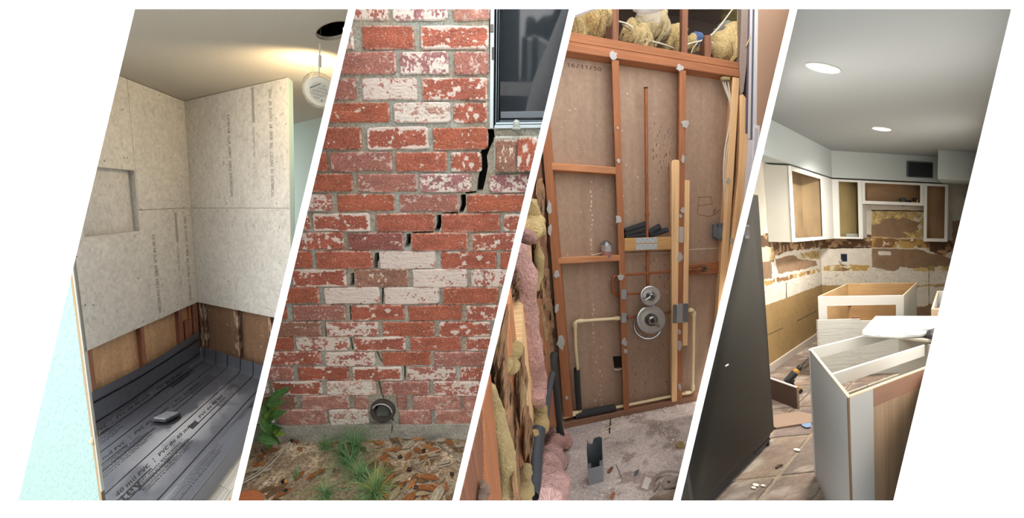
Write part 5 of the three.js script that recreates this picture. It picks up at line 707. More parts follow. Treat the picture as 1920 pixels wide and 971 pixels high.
  { const t = thing('floor_drain', 'round grey drain flange set in the concrete at the bottom right', 'drain', G(1266, 914)), c2 = G(1266, 914), r = 15 * pxm; part('flange', lathe([[r * .3, .004], [r * .45, .02], [r * .9, .022], [r, .014], [r * 1.03, 0]], c2, F.Y, 32), mat(0xb7aaa0, .8, { bumpMap: bumpNoise(16, 3, 461, .1), bumpScale: .004 }), t); part('throat', lathe([[0, .004], [r * .32, .004], [r * .45, .0205]], c2, F.Y, 24), mat(0x3c3632, .8), t); for (let i = 0; i < 8; i++) { const a = i * .785; part('bolt', lathe([[0, .03], [.012, .028], [.012, .02]], c2.clone().add(F.dir(Math.cos(a) * r * .7, 0, Math.sin(a) * r * .7)), F.Y, 8), mat(0x3a3633, .7), t); } part('trench', lathe([[r * 1.5, .0], [r * 1.6, .01], [r * 1.72, .006], [r * 1.75, 0]], c2, F.Y, 30), mat(0x8c7c70, .95), t); }
  const flat = (q, h, n, l, cat, m) => solo(n, F.prism(q.map((v) => F.xz(v[0], v[1], 0)), 'xz', 0, h, Math.min(.003, h * .3)), m, l, cat);
  flat([[1210, 895], [1222, 899], [1214, 919], [1203, 915]], .012, 'tile_shard', 'pale rectangular tile shard lying on the concrete floor', 'shard', mat(0xd9d3cc, .7)); flat([[1138, 886], [1146, 876], [1150, 878], [1142, 889]], .012, 'wood_chip', 'rust brown wood chip near the steel channel', 'wood chip', W.studDark); flat([[1144, 934], [1148, 924], [1153, 926], [1149, 938]], .012, 'wood_chip', 'rust brown wood chip at the bottom edge of the concrete floor', 'wood chip', W.stud); flat([[1190, 884], [1199, 880], [1196, 890], [1188, 894]], .006, 'plastic_scrap', 'crumpled dark scrap in the middle of the concrete floor', 'scrap', mat(0x6a6a70, .5));
  const st = (a, b, r, m, l) => solo('stick', cyl(G(a[0], a[1], r), G(b[0], b[1], r), r, r * .8, 7), m, l, 'stick'); st([1124, 810], [1160, 793], .007, mat(0xd8cbb4, .8), 'long pale stick lying near the bottom plate'); st([1143, 811], [1145, 778], .006, mat(0x4a382c, .9), 'dark stick leaning across the pale one'); st([1155, 870], [1165, 894], .003, mat(0x6c665f, .8), 'thin dark wire offcut right of the steel channel'); st([1226, 922], [1238, 905], .006, mat(0x8c7a68, .9), 'dull stick beside the floor drain');
  solo('insulation_tuft', blob([G(1270, 838, .015), G(1277, 834, .02), G(1284, 838, .015)], [.014, .026, .014], 471, .5, 12, 10), yellow, 'small yellow wool tuft on the concrete at the right', 'insulation');
}
// ================================================================ fourth opening: kitchen being rebuilt
{
  const F = new Frame(vpRay(5100, 500, 1), vpRay(1700, 4500, -1), vpRay(1833, 423, -1), CAM.clone().add(rayRaw(1545, 625).multiplyScalar(6)));
  F.scaleY(1538, 455, 1.37);
  const H = 2.63, P = (px, py, z = 0) => F.p(...F.on(2, z, px, py)), L = (px, py, x = 0) => F.p(...F.on(0, x, px, py)), G = (px, py, y = 0) => F.p(...F.on(1, y, px, py));
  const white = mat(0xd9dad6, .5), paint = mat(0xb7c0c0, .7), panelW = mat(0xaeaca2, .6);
  const brownIn = mat(0xffffff, .75, { map: woodTex([160, 130, 98], [132, 102, 74], 501, .9, .5, .5) }), birch = mat(0xffffff, .65, { map: woodTex([184, 154, 112], [154, 120, 78], 502, 1.1, .5, .5) }), rawEdge = mat(0xffffff, .7, { map: woodTex([232, 208, 168], [206, 172, 128], 503, .6, .05, .8) });
  // ---- shell: walls with the torn backsplash, soffits, ceiling, floor
  const torn = (w, h, toUV, ops, seed) => canvasTex(w, h, (g) => {
    const im = g.createImageData(w, h), d = im.data, N = w * h, col = new Float32Array(N * 3), mask = document.createElement('canvas'); mask.width = w; mask.height = h; const mg = mask.getContext('2d');
    for (let i = 0; i < N; i++) { const u = (i % w) / w, v = Math.floor(i / w) / h, k = .86 + .2 * fbm(u, v, 9, 4, seed); col[i * 3] = 206 * k; col[i * 3 + 1] = 200 * k; col[i * 3 + 2] = 186 * k; }
    for (const [poly, kind, rough = 5] of ops) {
      mg.fillStyle = '#000'; mg.fillRect(0, 0, w, h); mg.fillStyle = '#fff'; mg.beginPath(); poly.forEach((q, i) => { const [x, y] = toUV(...q); i ? mg.lineTo(x, y) : mg.moveTo(x, y); }); mg.closePath(); mg.fill(); const M = mg.getImageData(0, 0, w, h).data;
      for (let y = 0; y < h; y++) for (let x = 0; x < w; x++) { const u = x / w, v = y / h, dx = Math.round((fbm(u, v, 30, 3, seed + 1) - .5) * rough * 6), dy = Math.round((fbm(u, v, 30, 3, seed + 2) - .5) * rough * 6), xx = clamp(x + dx, 0, w - 1) | 0, yy = clamp(y + dy, 0, h - 1) | 0; if (M[(yy * w + xx) * 4] < 128) continue;
        const a = fbm(u, v, 40, 4, seed + 3), b = fbm(u, v, 110, 2, seed + 4), c = fbm(u, v, 14, 3, seed + 5), i = (y * w + x) * 3; let q;
        if (kind === 'paper') { const k = .88 + .16 * a; q = [138 * k, 112 * k, 86 * k]; } else if (kind === 'gold') { const k = .7 + .5 * a + (b - .5) * .4; q = mix3([184 * k, 160 * k, 108 * k], [206, 196, 170], sst(.55, .66, c)); } else if (kind === 'dark') { q = mix3([92, 66, 44], [170, 140, 104], sst(.5, .64, a)); } else if (kind === 'mix') { q = mix3(mix3([126, 92, 56], [176, 144, 84], sst(.4, .6, c)), [206, 198, 180], sst(.58, .66, a)); } else if (kind === 'mortar') { const s = Math.abs(fbm(u, v, 55, 2, seed + 6, 70) - .5); q = mix3([214, 208, 194], [150, 143, 130], sst(.045, .0, s) * .8); const k = .94 + .1 * a; q = q.map((z) => z * k); } else if (kind === 'pale') { const k = .94 + .1 * a; q = [208 * k, 202 * k, 190 * k]; } else if (kind === 'olive') { const k = .94 + .1 * c; q = [150 * k, 124 * k, 78 * k]; } else q = [60, 46, 34];
        col[i] = q[0]; col[i + 1] = q[1]; col[i + 2] = q[2]; } }
    for (let i = 0; i < N; i++) { d[i * 4] = col[i * 3]; d[i * 4 + 1] = col[i * 3 + 1]; d[i * 4 + 2] = col[i * 3 + 2]; d[i * 4 + 3] = 255; } g.putImageData(im, 0, 0);
  });
  const BX = [-.1, 3.3], BY = [-.02, 2.3], uvB = (px, py) => { const q = F.xy(px, py, 0); return [(q[0] - BX[0]) / (BX[1] - BX[0]) * 1200, (BY[1] - q[1]) / (BY[1] - BY[0]) * 820]; };
  const fitUV = (g, u0, u1, v0, v1) => { const U = g.attributes.uv; for (let i = 0; i < U.count; i++) U.setXY(i, (U.getX(i) - u0) / (u1 - u0), (U.getY(i) - v0) / (v1 - v0)); return g; };
  const backTex = torn(1200, 820, uvB, [
    [[[1530, 535], [1850, 535], [1850, 700], [1530, 700]], 'olive', 1], [[[1718, 537], [1775, 537], [1772, 572], [1745, 570], [1720, 578]], 'pale', 3], [[[1720, 575], [1772, 570], [1772, 592], [1720, 592]], 'paper', 3],
    [[[1536, 442], [1634, 440], [1634, 462], [1536, 467]], 'dark', 3], [[[1634, 380], [1735, 380], [1735, 447], [1634, 447]], 'gold', 1], [[[1634, 376], [1735, 380], [1735, 396], [1634, 396]], 'pale', 1], [[[1634, 393.2], [1735, 395], [1735, 397], [1634, 395.5]], 'line', 1],
    [[[1634, 421], [1648, 420], [1661, 411], [1674, 408], [1683, 412], [1692, 407], [1707, 411], [1722, 417], [1730, 412], [1720, 425], [1723, 431], [1708, 437], [1692, 435], [1704, 444], [1683, 446], [1645, 444], [1634, 443]], 'paper', 1.5],
    [[[1634, 447], [1742, 449], [1742, 465], [1634, 465]], 'mix', 2], [[[1740, 450], [1790, 452], [1784, 470], [1770, 480], [1745, 470]], 'dark', 4], [[[1540, 466], [1634, 463], [1634, 497], [1540, 499]], 'pale', 1], [[[1556, 464], [1634, 462.6], [1634, 464.6], [1556, 466.4]], 'line', 1],
    [[[1635, 467], [1722, 467], [1740, 474], [1762, 476], [1785, 486], [1780, 500], [1710, 503], [1690, 501], [1676, 508], [1650, 504], [1636, 500]], 'paper', 2], [[[1647, 471], [1668, 471], [1671, 474], [1670, 478], [1649, 478.5], [1646, 475]], 'pale', .6],
    [[[1545, 498], [1630, 497], [1630, 507], [1545, 508]], 'mix', 2], [[[1555, 499], [1580, 498], [1580, 506], [1555, 507]], 'gold', 2], [[[1712, 502], [1790, 497], [1786, 508], [1712, 508]], 'gold', 3], [[[1538, 508], [1800, 508], [1796, 534], [1538, 534]], 'mortar', 1.5], [[[1627, 502], [1642, 501], [1643, 533], [1628, 533]], 'pale', 2], [[[1686, 500], [1700, 500], [1701, 533], [1686, 533]], 'pale', 2], [[[1743, 508], [1756, 508], [1755, 533], [1742, 533]], 'pale', 2], [[[1720, 534], [1770, 532], [1769, 536], [1720, 537]], 'gold', 1], [[[1741.3, 500], [1742.3, 500], [1742.3, 572], [1741.3, 572]], 'line', .5], [[[1786, 415], [1810, 413], [1800, 480], [1786, 480]], 'paper', 3]], 511);
  const wk = struct('wall_kitchen_back', fitUV(F.prism([[-.1, -.02], [3.3, -.02], [3.3, 2.3], [-.1, 2.3]], 'xy', -.08, 0), BX[0], BX[1], BY[0], BY[1]), mat(0xffffff, .9, { map: backTex, bumpMap: bumpNoise(60, 4, 512, 1), bumpScale: .004 }), 'kitchen back wall with the torn backsplash');
  const LZ = [-.1, 2.75], uvL = (px, py) => { const q = F.zy(px, py, 0); return [(LZ[1] - q[0]) / (LZ[1] - LZ[0]) * 1200, (BY[1] - q[1]) / (BY[1] - BY[0]) * 820]; };
  const leftTex = torn(1200, 820, uvL, [
    [[[1400, 560], [1430, 575], [1541, 533], [1550, 640], [1400, 720]], 'olive', .6], [[[1400, 440], [1541, 440], [1541, 466], [1500, 470], [1455, 482], [1450, 490], [1410, 495]], 'dark', 4], [[[1410, 465], [1450, 462], [1452, 486], [1425, 496], [1410, 497]], 'gold', 3],
    [[[1453, 480], [1476, 471], [1536, 464], [1536, 470], [1490, 478], [1455, 486]], 'pale', 2], [[[1410, 493], [1448, 489], [1450, 520], [1410, 532]], 'paper', 2], [[[1454, 486], [1474, 480], [1488, 478], [1497, 485], [1530, 489], [1533, 498], [1500, 506], [1458, 514]], 'paper', 1.5], [[[1500, 474], [1536, 470], [1536, 486], [1506, 484]], 'gold', 3],
    [[[1410, 535], [1455, 522], [1536, 503], [1538, 510], [1500, 520], [1450, 532], [1412, 546]], 'mix', 3], [[[1410, 545], [1455, 530], [1500, 519], [1541, 509], [1541, 533], [1500, 548], [1432, 574], [1410, 580]], 'mortar', 2], [[[1446, 490], [1454, 486], [1460, 515], [1448, 528]], 'pale', 4], [[[1463, 532], [1470, 530], [1471, 559], [1464, 562]], 'pale', 1], [[[1473.6, 530], [1475, 530], [1475.6, 558], [1474, 558]], 'line', .6], [[[1500, 522], [1507, 520], [1508, 545], [1501, 547]], 'pale', 1],
    [[[1436, 628.5], [1468, 614], [1468, 615.3], [1436, 630.3]], 'line', .3], [[[1495, 600.5], [1530, 583], [1530, 584.2], [1495, 602]], 'line', .3]], 531);
  { const g = F.prism([[LZ[0], -.02], [LZ[1], -.02], [LZ[1], 2.3], [LZ[0], 2.3]], 'zy', -.08, 0), U = g.attributes.uv; for (let i = 0; i < U.count; i++) U.setXY(i, (LZ[1] - U.getX(i)) / (LZ[1] - LZ[0]), (U.getY(i) - BY[0]) / (BY[1] - BY[0])); const w = struct('wall_kitchen_left', g, mat(0xffffff, .9, { map: leftTex, bumpMap: bumpNoise(60, 4, 532, 1), bumpScale: .004 }), 'kitchen left wall with torn backsplash over bare board'); part('base_strip', F.box(0, .03, -.01, .085, .2, 2.75, .004), mat(0xb6ada0, .9, { bumpMap: bumpNoise(30, 3, 533, .3), bumpScale: .004 }), w, 'dusty mortar strip along the floor'); }
  const soffB = 2.275;
  struct('soffit_1', F.prism([[-.05, -.05], [3.4, -.05], [3.4, .32], [.32, .32], [.32, 2.98], [-.05, 2.98]], 'xz', soffB, H + .02, 0), paint, 'pale blue grey soffit above the wall cabinets');
  { const z1 = F.on(1, H, 1759, 281)[2], x0 = F.on(1, H, 1759, 281)[0]; struct('soffit_2', F.box(x0, 3.5, F.on(2, z1, 1759, 335)[1], H + .02, .3, z1, .003), paint, 'boxed duct under the ceiling at the right'); const q = F.on(1, H, 1759, 281); void q; }
  const ceil = struct('ceiling_3', F.prism([[-.05, -.05], [3.6, -.05], [3.6, 6.9], F.xz(barX(2, -15) + 1, -15, H), F.xz(barX(2, 200) + 1, 200, H), [-.05, 3.0]], 'xz', H, H + .03), mat(0x8f9496, .75), 'grey painted kitchen ceiling'); void ceil;
  // slate tiles on the floor
  { const fl = struct('floor_3', F.prism([[-.05, -.05], [3.4, -.05], [3.4, 6.3], [1.0, 6.3], [-.05, 3.8]], 'xz', -.05, -.006), mat(0xa29688, .95, { map: dataTex(256, 256, (u, v) => { const k = 165 + 90 * fbm(u, v, 20, 4, 541); return [k, k * .98, k * .94]; }, true, .5) }), 'slate floor with wide pale grout');
    const slate = [0, 1, 2, 3].map((i) => mat(0xffffff, .75, { map: dataTex(256, 256, (u, v) => { const a = fbm(u, v, 4, 5, 545 + i * 7), b = fbm(u, v, 30, 3, 546 + i), c = fbm(u, v, 3, 3, 548 + i * 3), k = .74 + a * .34 + (b - .5) * .24; return mix3([[128, 110, 97], [122, 106, 98], [134, 116, 100], [118, 104, 94]][i].map((z) => z * k), [160 * k, 149 * k, 136 * k], sst(.45, .7, c)); }, true, .7), bumpMap: bumpNoise(12, 5, 560 + i, .8), bumpScale: .012 }));
    const tx = .415, tz = .81; let n = 0; for (let i = -3; i < 6; i++) for (let j = -6; j < 2; j++) { const x0 = 1.275 + i * tx, z0 = 5.62 + j * tz, x1 = x0 + tx - .03, z1 = z0 + tz - .045; if (x0 > 3.2 || z1 < 0) continue; const zb = Math.min(z1, 6.2); if (zb - z0 < .05 || (z0 > 3.5 && x1 < .75)) continue; part('tile', F.box(Math.max(x0, 0), x1, -.02, -.001 + .004 * hsh(i + 9, j + 9, 3), Math.max(z0, 0), zb, .006), slate[(n++ + i * 2 + 40) % 4], fl); } }
  // vent grille on the soffit, outlet box
  { const a = F.xy(1702, 331, .325), b = F.xy(1749, 305, .325), t = thing('vent_grille', 'dark vent grille in a thin frame on the soffit above the cabinets', 'vent', F.p((a[0] + b[0]) / 2, a[1], .33)), dk = mat(0x2b3038, .7), fm = mat(0x59636c, .6); part('back_plate', F.box(a[0], b[0], a[1], b[1], .32, .324, .001), mat(0x1d2127, .9), t); for (let i = 0; i < 9; i++) { const y = mix(a[1], b[1], (i + .5) / 9); part('slat', F.box(a[0], b[0], y - .006, y + .006, .322, .334, .002), dk, t); } for (const q of [[a[0] - .02, a[0] + .012, a[1], b[1]], [b[0] - .006, b[0] + .006, a[1], b[1]], [a[0], b[0], b[1] - .008, b[1] + .006], [a[0], b[0], a[1] - .008, a[1] + .004]]) part('frame', F.box(q[0], q[1], q[2], q[3], .32, .336, .002), q[1] - q[0] < .03 && q[0] < a[0] ? mat(0x8b939a, .5, { metalness: .3 }) : fm, t); }
  { const a = F.xy(1577, 490, .01), b = F.xy(1588, 476, .01), t = thing('outlet_box', 'open dark blue outlet box in the pale wall below the corner cabinets', 'electrical box', F.p(a[0], a[1], .01)), m = mat(0x27364e, .6); part('back', F.box(a[0], b[0], a[1], b[1], -.002, .003, .001), mat(0x141b28, .8), t); for (const q of [[a[0], a[0] + .012, a[1], b[1]], [b[0] - .012, b[0], a[1], b[1]], [a[0], b[0], a[1], a[1] + .012], [a[0], b[0], b[1] - .012, b[1]]]) part('rim', F.box(q[0], q[1], q[2], q[3], 0, .014, .001), m, t); part('wire', tube([P(1579, 489, .02), P(1575, 487, .05), P(1578, 492, .06), P(1584, 495, .05), P(1589, 496.5, .03)], .006, 14, 6), mat(0xe6e2da, .5), t, 'white cable end curling out'); part('wire', tube([P(1582, 488, .02), P(1577, 491, .05), P(1582, 494, .05)], .004, 10, 6), mat(0x2a2a2c, .5), t); }
  // recessed ceiling lights
  for (const [px, py, r, l, I] of [[1544, 127, .108, 'round recessed ceiling light, the larger one nearer the viewer', 22], [1653, 241, .108, 'round recessed ceiling light, the smaller one farther off', 28]]) {
    const c = G(px, py, H), t = thing('ceiling_light', l, 'ceiling light', c), dn = F.Y.clone().negate(); const q0 = F.loc(c), lz = (pr) => { const g = lathe(pr, V3(0, 0, 0), V3(0, -1, 0), 44); g.translate(q0.x, q0.y, q0.z); return F.map(g); }; part('trim_ring', lz([[r, 0], [r * 1.14, .0], [r * 1.15, .005], [r, .009]]), mat(0xd6d6d2, .4), t); part('diffuser', lz([[0, .006], [r, .007]]), mat(0xffffff, .5, { emissive: 0xfff4e2, emissiveIntensity: 4, side: THREE.DoubleSide }), t);
    const s = new THREE.SpotLight(0xfff6ec, I, 0, 1.35, .6, 2); s.position.copy(c.clone().addScaledVector(dn, .03)); s.target.position.copy(c.clone().addScaledVector(dn, 2)); s.castShadow = true; s.shadow.radius = 5; scene.add(s, s.target);
  }
  // ---- wall cabinets: open boxes with face frames
  const CB = [1.44, 2.255];
  const cabX = (label, x0, x1, y0, y1, op, m, inner = {}) => { // on the back wall, frame at z = .32; op = opening [x0, x1, y0, y1]
    const t = thing('wall_cabinet', label, 'cabinet', F.p((x0 + x1) / 2, y0, .16)), e = .001; part('back_panel', F.box(x0 + .018, x1 - .018, y0 + .018, y1 - .018, .004, .012, 0), m, t); part('side_panel', [F.box(x0, x0 + .008, y0, y1, .002, .30, .001)], white, t); part('side_panel', [F.box(x1 - .008, x1, y0, y1, .002, .30, .001)], white, t); part('inner_side', F.box(x0 + .008, x0 + .018, y0 + .018, y1 - .018, .004, .30, 0), m, t, 'wood interior side'); part('inner_side', F.box(x1 - .018, x1 - .008, y0 + .018, y1 - .018, .004, .30, 0), m, t, 'wood interior side'); part('top_panel', F.box(x0 + .008, x1 - .008, y1 - .018, y1, .004, .30, 0), m, t); part('bottom_panel', F.box(x0, x1, y0, y0 + .018, .002, .30, .001), m, t);
    part('stile', F.box(x0 + e, op[0], y0, y1, .30, .32, .0025), white, t); part('stile', F.box(op[1], x1 - e, y0, y1, .30, .32, .0025), white, t); part('rail', F.box(op[0], op[1], op[3], y1, .30, .319, .0025), white, t); part('rail', F.box(op[0], op[1], y0, op[2], .30, .319, .0025), white, t); return t; };
  const q = (px, py) => F.xy(px, py, .32);
  const xA0 = q(1571, 400)[0], xA1 = q(1618, 440)[0], xC0 = q(1731.6, 440)[0], xC1 = q(1776.5, 440)[0], olivey = mat(0xffffff, .75, { map: woodTex([150, 134, 92], [128, 110, 70], 571, .9, .5, .4) });
  cabX('narrow white wall cabinet without a door, beside the inside corner', xA0 - .12, xA1, CB[0], CB[1], [q(1575, 440)[0], q(1610, 440)[0], q(1592, 444)[1], q(1592, 341)[1]], olivey);
  cabX('low wide white wall cabinet without doors above the stove space, holding a drill', xA1 + .002, xC0 - .002, q(1674, 384)[1], CB[1], [q(1622, 376)[0], q(1725, 378)[0], q(1674, 378)[1], q(1674, 345)[1]], brownIn);
  cabX('narrow white wall cabinet without a door at the right of the stove space', xC0, xC1, q(1754, 453)[1], CB[1], [q(1737.6, 440)[0], q(1770.6, 440)[0], q(1754, 447)[1], q(1754, 349)[1]], mat(0xffffff, .7, { map: woodTex([164, 134, 104], [140, 108, 78], 572, .9, .5, .5) }));
  { // left wall cabinet, frame at x = .32
    const z0 = .33, z1 = 2.2, y0 = CB[0], y1 = CB[1], lz = (px, py) => F.zy(px, py, .32), t = thing('wall_cabinet', 'large white wall cabinet without a door on the left wall, showing its plain end panel', 'cabinet', F.p(.16, y0, 1.2)), m = mat(0xffffff, .75, { map: woodTex([128, 108, 78], [106, 86, 60], 573, .9, .5, .4) });
    const oz1 = lz(1489, 400)[0], oz0 = lz(1543, 400)[0], oy0 = lz(1520, 445)[1], oy1 = lz(1513, 328)[1];
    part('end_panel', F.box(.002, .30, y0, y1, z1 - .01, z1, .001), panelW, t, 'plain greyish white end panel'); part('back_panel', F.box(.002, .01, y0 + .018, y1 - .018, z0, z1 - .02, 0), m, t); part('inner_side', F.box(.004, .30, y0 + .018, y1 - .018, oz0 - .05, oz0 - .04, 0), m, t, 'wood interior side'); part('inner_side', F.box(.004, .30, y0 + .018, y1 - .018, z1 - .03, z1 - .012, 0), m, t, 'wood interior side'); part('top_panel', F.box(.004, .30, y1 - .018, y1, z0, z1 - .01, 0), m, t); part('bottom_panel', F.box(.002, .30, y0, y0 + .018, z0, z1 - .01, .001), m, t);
    part('stile', F.box(.30, .32, y0, y1, oz1, z1, .0025), white, t); part('stile', F.box(.30, .32, y0, y1, z0, oz0, .0025), white, t); part('rail', F.box(.30, .319, oy1, y1, oz0, oz1, .0025), white, t); part('rail', F.box(.30, .319, y0, oy0, oz0, oz1, .0025), white, t); part('edge_strip', F.box(.296, .30, y0, y1, z1 + .0, z1 + .012, .001), white, t);
    { const f = thing('filler_panel', 'pale notched filler strip between the fridge and the left wall cabinet', 'panel', F.p(.0, 1.38, 2.4)), e = (a, b, ya, yb) => part('strip', F.prism([[a, ya], [b, ya], [b, yb], [a, yb]].map((v) => F.xy(v[0], v[1], 2.4)), 'xy', 2.38, 2.4, .002), mat(0xd6d0c0, .6), f); e(1411, 1421.5, 461, 409); e(1410, 1419.5, 408, 358); e(1406, 1416, 357, 330); }
  }
  { const a = P(1583, 443.5, .14), t = thing('plastic_tub', 'small clear plastic tub with screws inside the narrow corner cabinet', 'tub', a), c = pmat(0xd8dcda, .25, { transmission: .6, thickness: 0, side: THREE.DoubleSide }), x0 = q(1584, 441)[0], x1 = q(1606, 441)[0], y = CB[0] + .019; part('tub', [F.box(x0, x1, y, y + .004, .1, .22, .001), F.box(x0, x1, y, y + .045, .216, .22, .001), F.box(x0, x0 + .004, y, y + .045, .1, .22, .001), F.box(x1 - .004, x1, y, y + .045, .1, .22, .001)], c, t); part('rim', F.box(x0 - .005, x1 + .005, y + .043, y + .05, .216, .228, .002), mat(0xc4c8c6, .4), t); part('screws', blob([F.p(x0 + .02, y + .012, .16), F.p((x0 + x1) / 2, y + .02, .16), F.p(x1 - .02, y + .012, .16)], [.01, .016, .01], 581, .6, 12, 10), mat(0x6f6c66, .5, { metalness: .5 }), t); }
  // cordless drills: one lies in the cabinet, one stands on the floor
  const black = mat(0x1b1b1d, .5), amber = mat(0xa57c2a, .5);
  const drill = (label, at, fwd, up, s, bit) => { const t = thing('cordless_drill', label, 'drill', at), side = fwd.clone().cross(up).normalize(), o = (a, b, c = 0) => at.clone().addScaledVector(fwd, a * s).addScaledVector(up, b * s).addScaledVector(side, c * s);
    const bxm = (n, x, y, z, a, b, m, r) => { const g = chamferBox(x * s, y * s, z * s, r * s); orient(g, o(a, b), fwd, up); return part(n, g, m, t); };
    part('motor_housing', lathe([[0, -.085], [.026, -.084], [.031, -.07], [.031, .03], [.027, .045], [0, .046]].map((v) => [v[0] * s, v[1] * s]), o(0, .2), fwd, 20), black, t); part('rear_cap', lathe([[0, -.09], [.027, -.089], [.033, -.075], [.033, -.045]].map((v) => [v[0] * s, v[1] * s]), o(0, .2), fwd, 20), black, t); part('gear_case', lathe([[.028, .03], [.029, .06], [.022, .075], [0, .076]].map((v) => [v[0] * s, v[1] * s]), o(0, .2), fwd, 18), amber, t); part('chuck', lathe([[.02, .075], [.022, .1], [.018, .12], [.006, .13], [0, .131]].map((v) => [v[0] * s, v[1] * s]), o(0, .2), fwd, 14), mat(0x2a2a2c, .4, { metalness: .4 }), t);
    if (bit) part('bit', cyl(o(.125, .2), o(.125 + bit, .2), .005 * s, .003 * s, 8), mat(0x3a3a3c, .35, { metalness: .6 }), t); part('grip', cyl(o(-.03, .18), o(-.045, .05), .02 * s, .021 * s, 14), black, t); bxm('trigger', .016, .035, .016, -.008, .15, mat(0x101012, .5), .004); bxm('battery', .12, .05, .075, -.03, .028, black, .008); bxm('battery_band', .1, .016, .078, -.03, .055, amber, .004); return t; };
  { const at = P(1716, 380.5, .2), t = drill('black and amber cordless drill lying on its side in the low wall cabinet', P(1690, 377, .16), F.Z.clone().multiplyScalar(.9).addScaledVector(F.Y, .2).normalize(), F.X.clone().addScaledVector(F.Y, -.02).normalize(), 1.25, 0); void at; void t; }
  drill('black and amber cordless drill standing on the floor with its long bit pointing up', G(1497, 735, .0), F.X.clone().multiplyScalar(.72).addScaledVector(F.Y, .65).addScaledVector(F.Z, .15).normalize(), F.Y.clone().multiplyScalar(.95).addScaledVector(F.X, -.3).normalize(), .98, .11);
  // ---- fridge: dark stainless front towards the room; its body runs back behind the partition
  { const x = .97, zf = 4.87, yb = .095, yt = 1.84, t = thing('fridge', 'tall dark stainless fridge at the left front of the kitchen', 'fridge', F.p(.95, 0, 5.2)), sl = mat(0x45423b, .42, { metalness: .35, bumpMap: dataTex(64, 256, (u, v) => fbm(u, v, 4, 2, 591, 120), false, .3), bumpScale: .0003 });
    const bar = (y) => { const yy = y; let z = 5.9; for (let k = 0; k < 12; k++) { const v = F.p(x, yy, z).sub(CAM).applyQuaternion(camera.quaternion.clone().invert()), px = CXP + FPX * v.x / -v.z, py = CYP - FPX * v.y / -v.z; z += (px - barX(2, py) - 1) * .004; } return z; };
    const hexa = (F1, y0, y1, z0, zt0, zt1, tb, tt) => { const A = [[x, y0, z0], [x, y1, z0], [x, y1, zt1], [x, y0, zt0], [x - tb, y0, z0], [x - tt, y1, z0], [x - .012, y1, zt1], [x - .012, y0, zt0]].map((v) => F.p(...v)), f = [[0, 1, 2, 3], [4, 7, 6, 5], [0, 4, 5, 1], [3, 2, 6, 7], [1, 5, 6, 2], [0, 3, 7, 4]], Pn = []; for (const k of f) for (const i of [0, 2, 1, 0, 3, 2]) Pn.push(...A[k[i]].toArray()); const g = new THREE.BufferGeometry(); g.setAttribute('position', new THREE.Float32BufferAttribute(Pn, 3)); g.computeVertexNormals(); const U = []; for (let i = 0; i < Pn.length / 3; i++) U.push(Pn[i * 3 + 2], Pn[i * 3 + 1]); g.setAttribute('uv', new THREE.Float32BufferAttribute(U, 2)); return g; };
    sl.side = THREE.DoubleSide; const zg = (y) => 6.207 - .07 * (.384 - y) * 0 - (.384 - y) * .1, gap = .02;
    const zs = zg(.40), yk = .40; part('body', hexa(F, yb, yt - .005, zf + .004, bar(yb) - .05, bar(yt) - .02, .42, .03), mat(0x2c2b28, .6), t, 'dark side of the fridge');
    part('door', F.prism([[zf, yb], [zf, yt], [bar(yt), yt], [bar(yk), yk], [zg(yb), yb]], 'zy', x - .01, x, .003), sl, t, 'large dark door'); part('freezer_door', F.prism([[zg(yb) + .03, yb], [zg(.3) + .03, .3], [bar(.3), .3], [bar(yb), yb]], 'zy', x - .01, x, .002), sl, t, 'edge of the second door'); part('door_gap', F.prism([[zg(yb) - .004, yb], [zg(.38) - .004, .38], [zg(.38) + .034, .38], [zg(yb) + .034, yb]], 'zy', x - .013, x - .008), mat(0x0b0b0c, .8), t);
    part('kick_plate', F.box(x - .1, x - .03, .012, yb - .01, zf + .03, bar(.05) - .02, .004), mat(0x26262a, .6), t); for (let i = 0; i < 2; i++) part('grille_slat', F.box(x - .03, x - .018, .03 + i * .032, .046 + i * .032, zf + .04, zf + .35 + i * .02, .003), mat(0x3d3d42, .5), t); part('foot', cyl(F.p(x - .05, 0, zf + .06), F.p(x - .05, .03, zf + .06), .02, .02, 12), black, t);
    { const a = F.zy(1404, 421, x + .006), b = F.zy(1396, 449, x + .006); const cp = part('control_panel', F.box(x, x + .008, b[1], a[1], a[0], b[0], .002), black, t, 'black control panel'); for (let i = 0; i < 2; i++) { const d = F.zy(1398.5 + i * 3, 444.5, x + .009); part('button', lathe([[0, .003], [.006, .002], [.007, 0]], F.p(x + .008, d[1], d[0]), F.X, 10), mat(0xe8e8e6, .5), cp, 'white button'); } part('handle_bar', F.prism([F.zy(1395, 426, x + .01), F.zy(1398, 421, x + .01), F.zy(1403, 421, x + .01), F.zy(1403, 425, x + .01)], 'zy', x + .008, x + .02, .002), mat(0x303236, .4), cp); } part('scratch', F.box(x, x + .0015, F.zy(1363, 686, x)[1], F.zy(1363, 683, x)[1], F.zy(1366, 685, x)[0], F.zy(1360, 687, x)[0], 0), mat(0xe2e0da, .7), t, 'pale scuff mark'); }
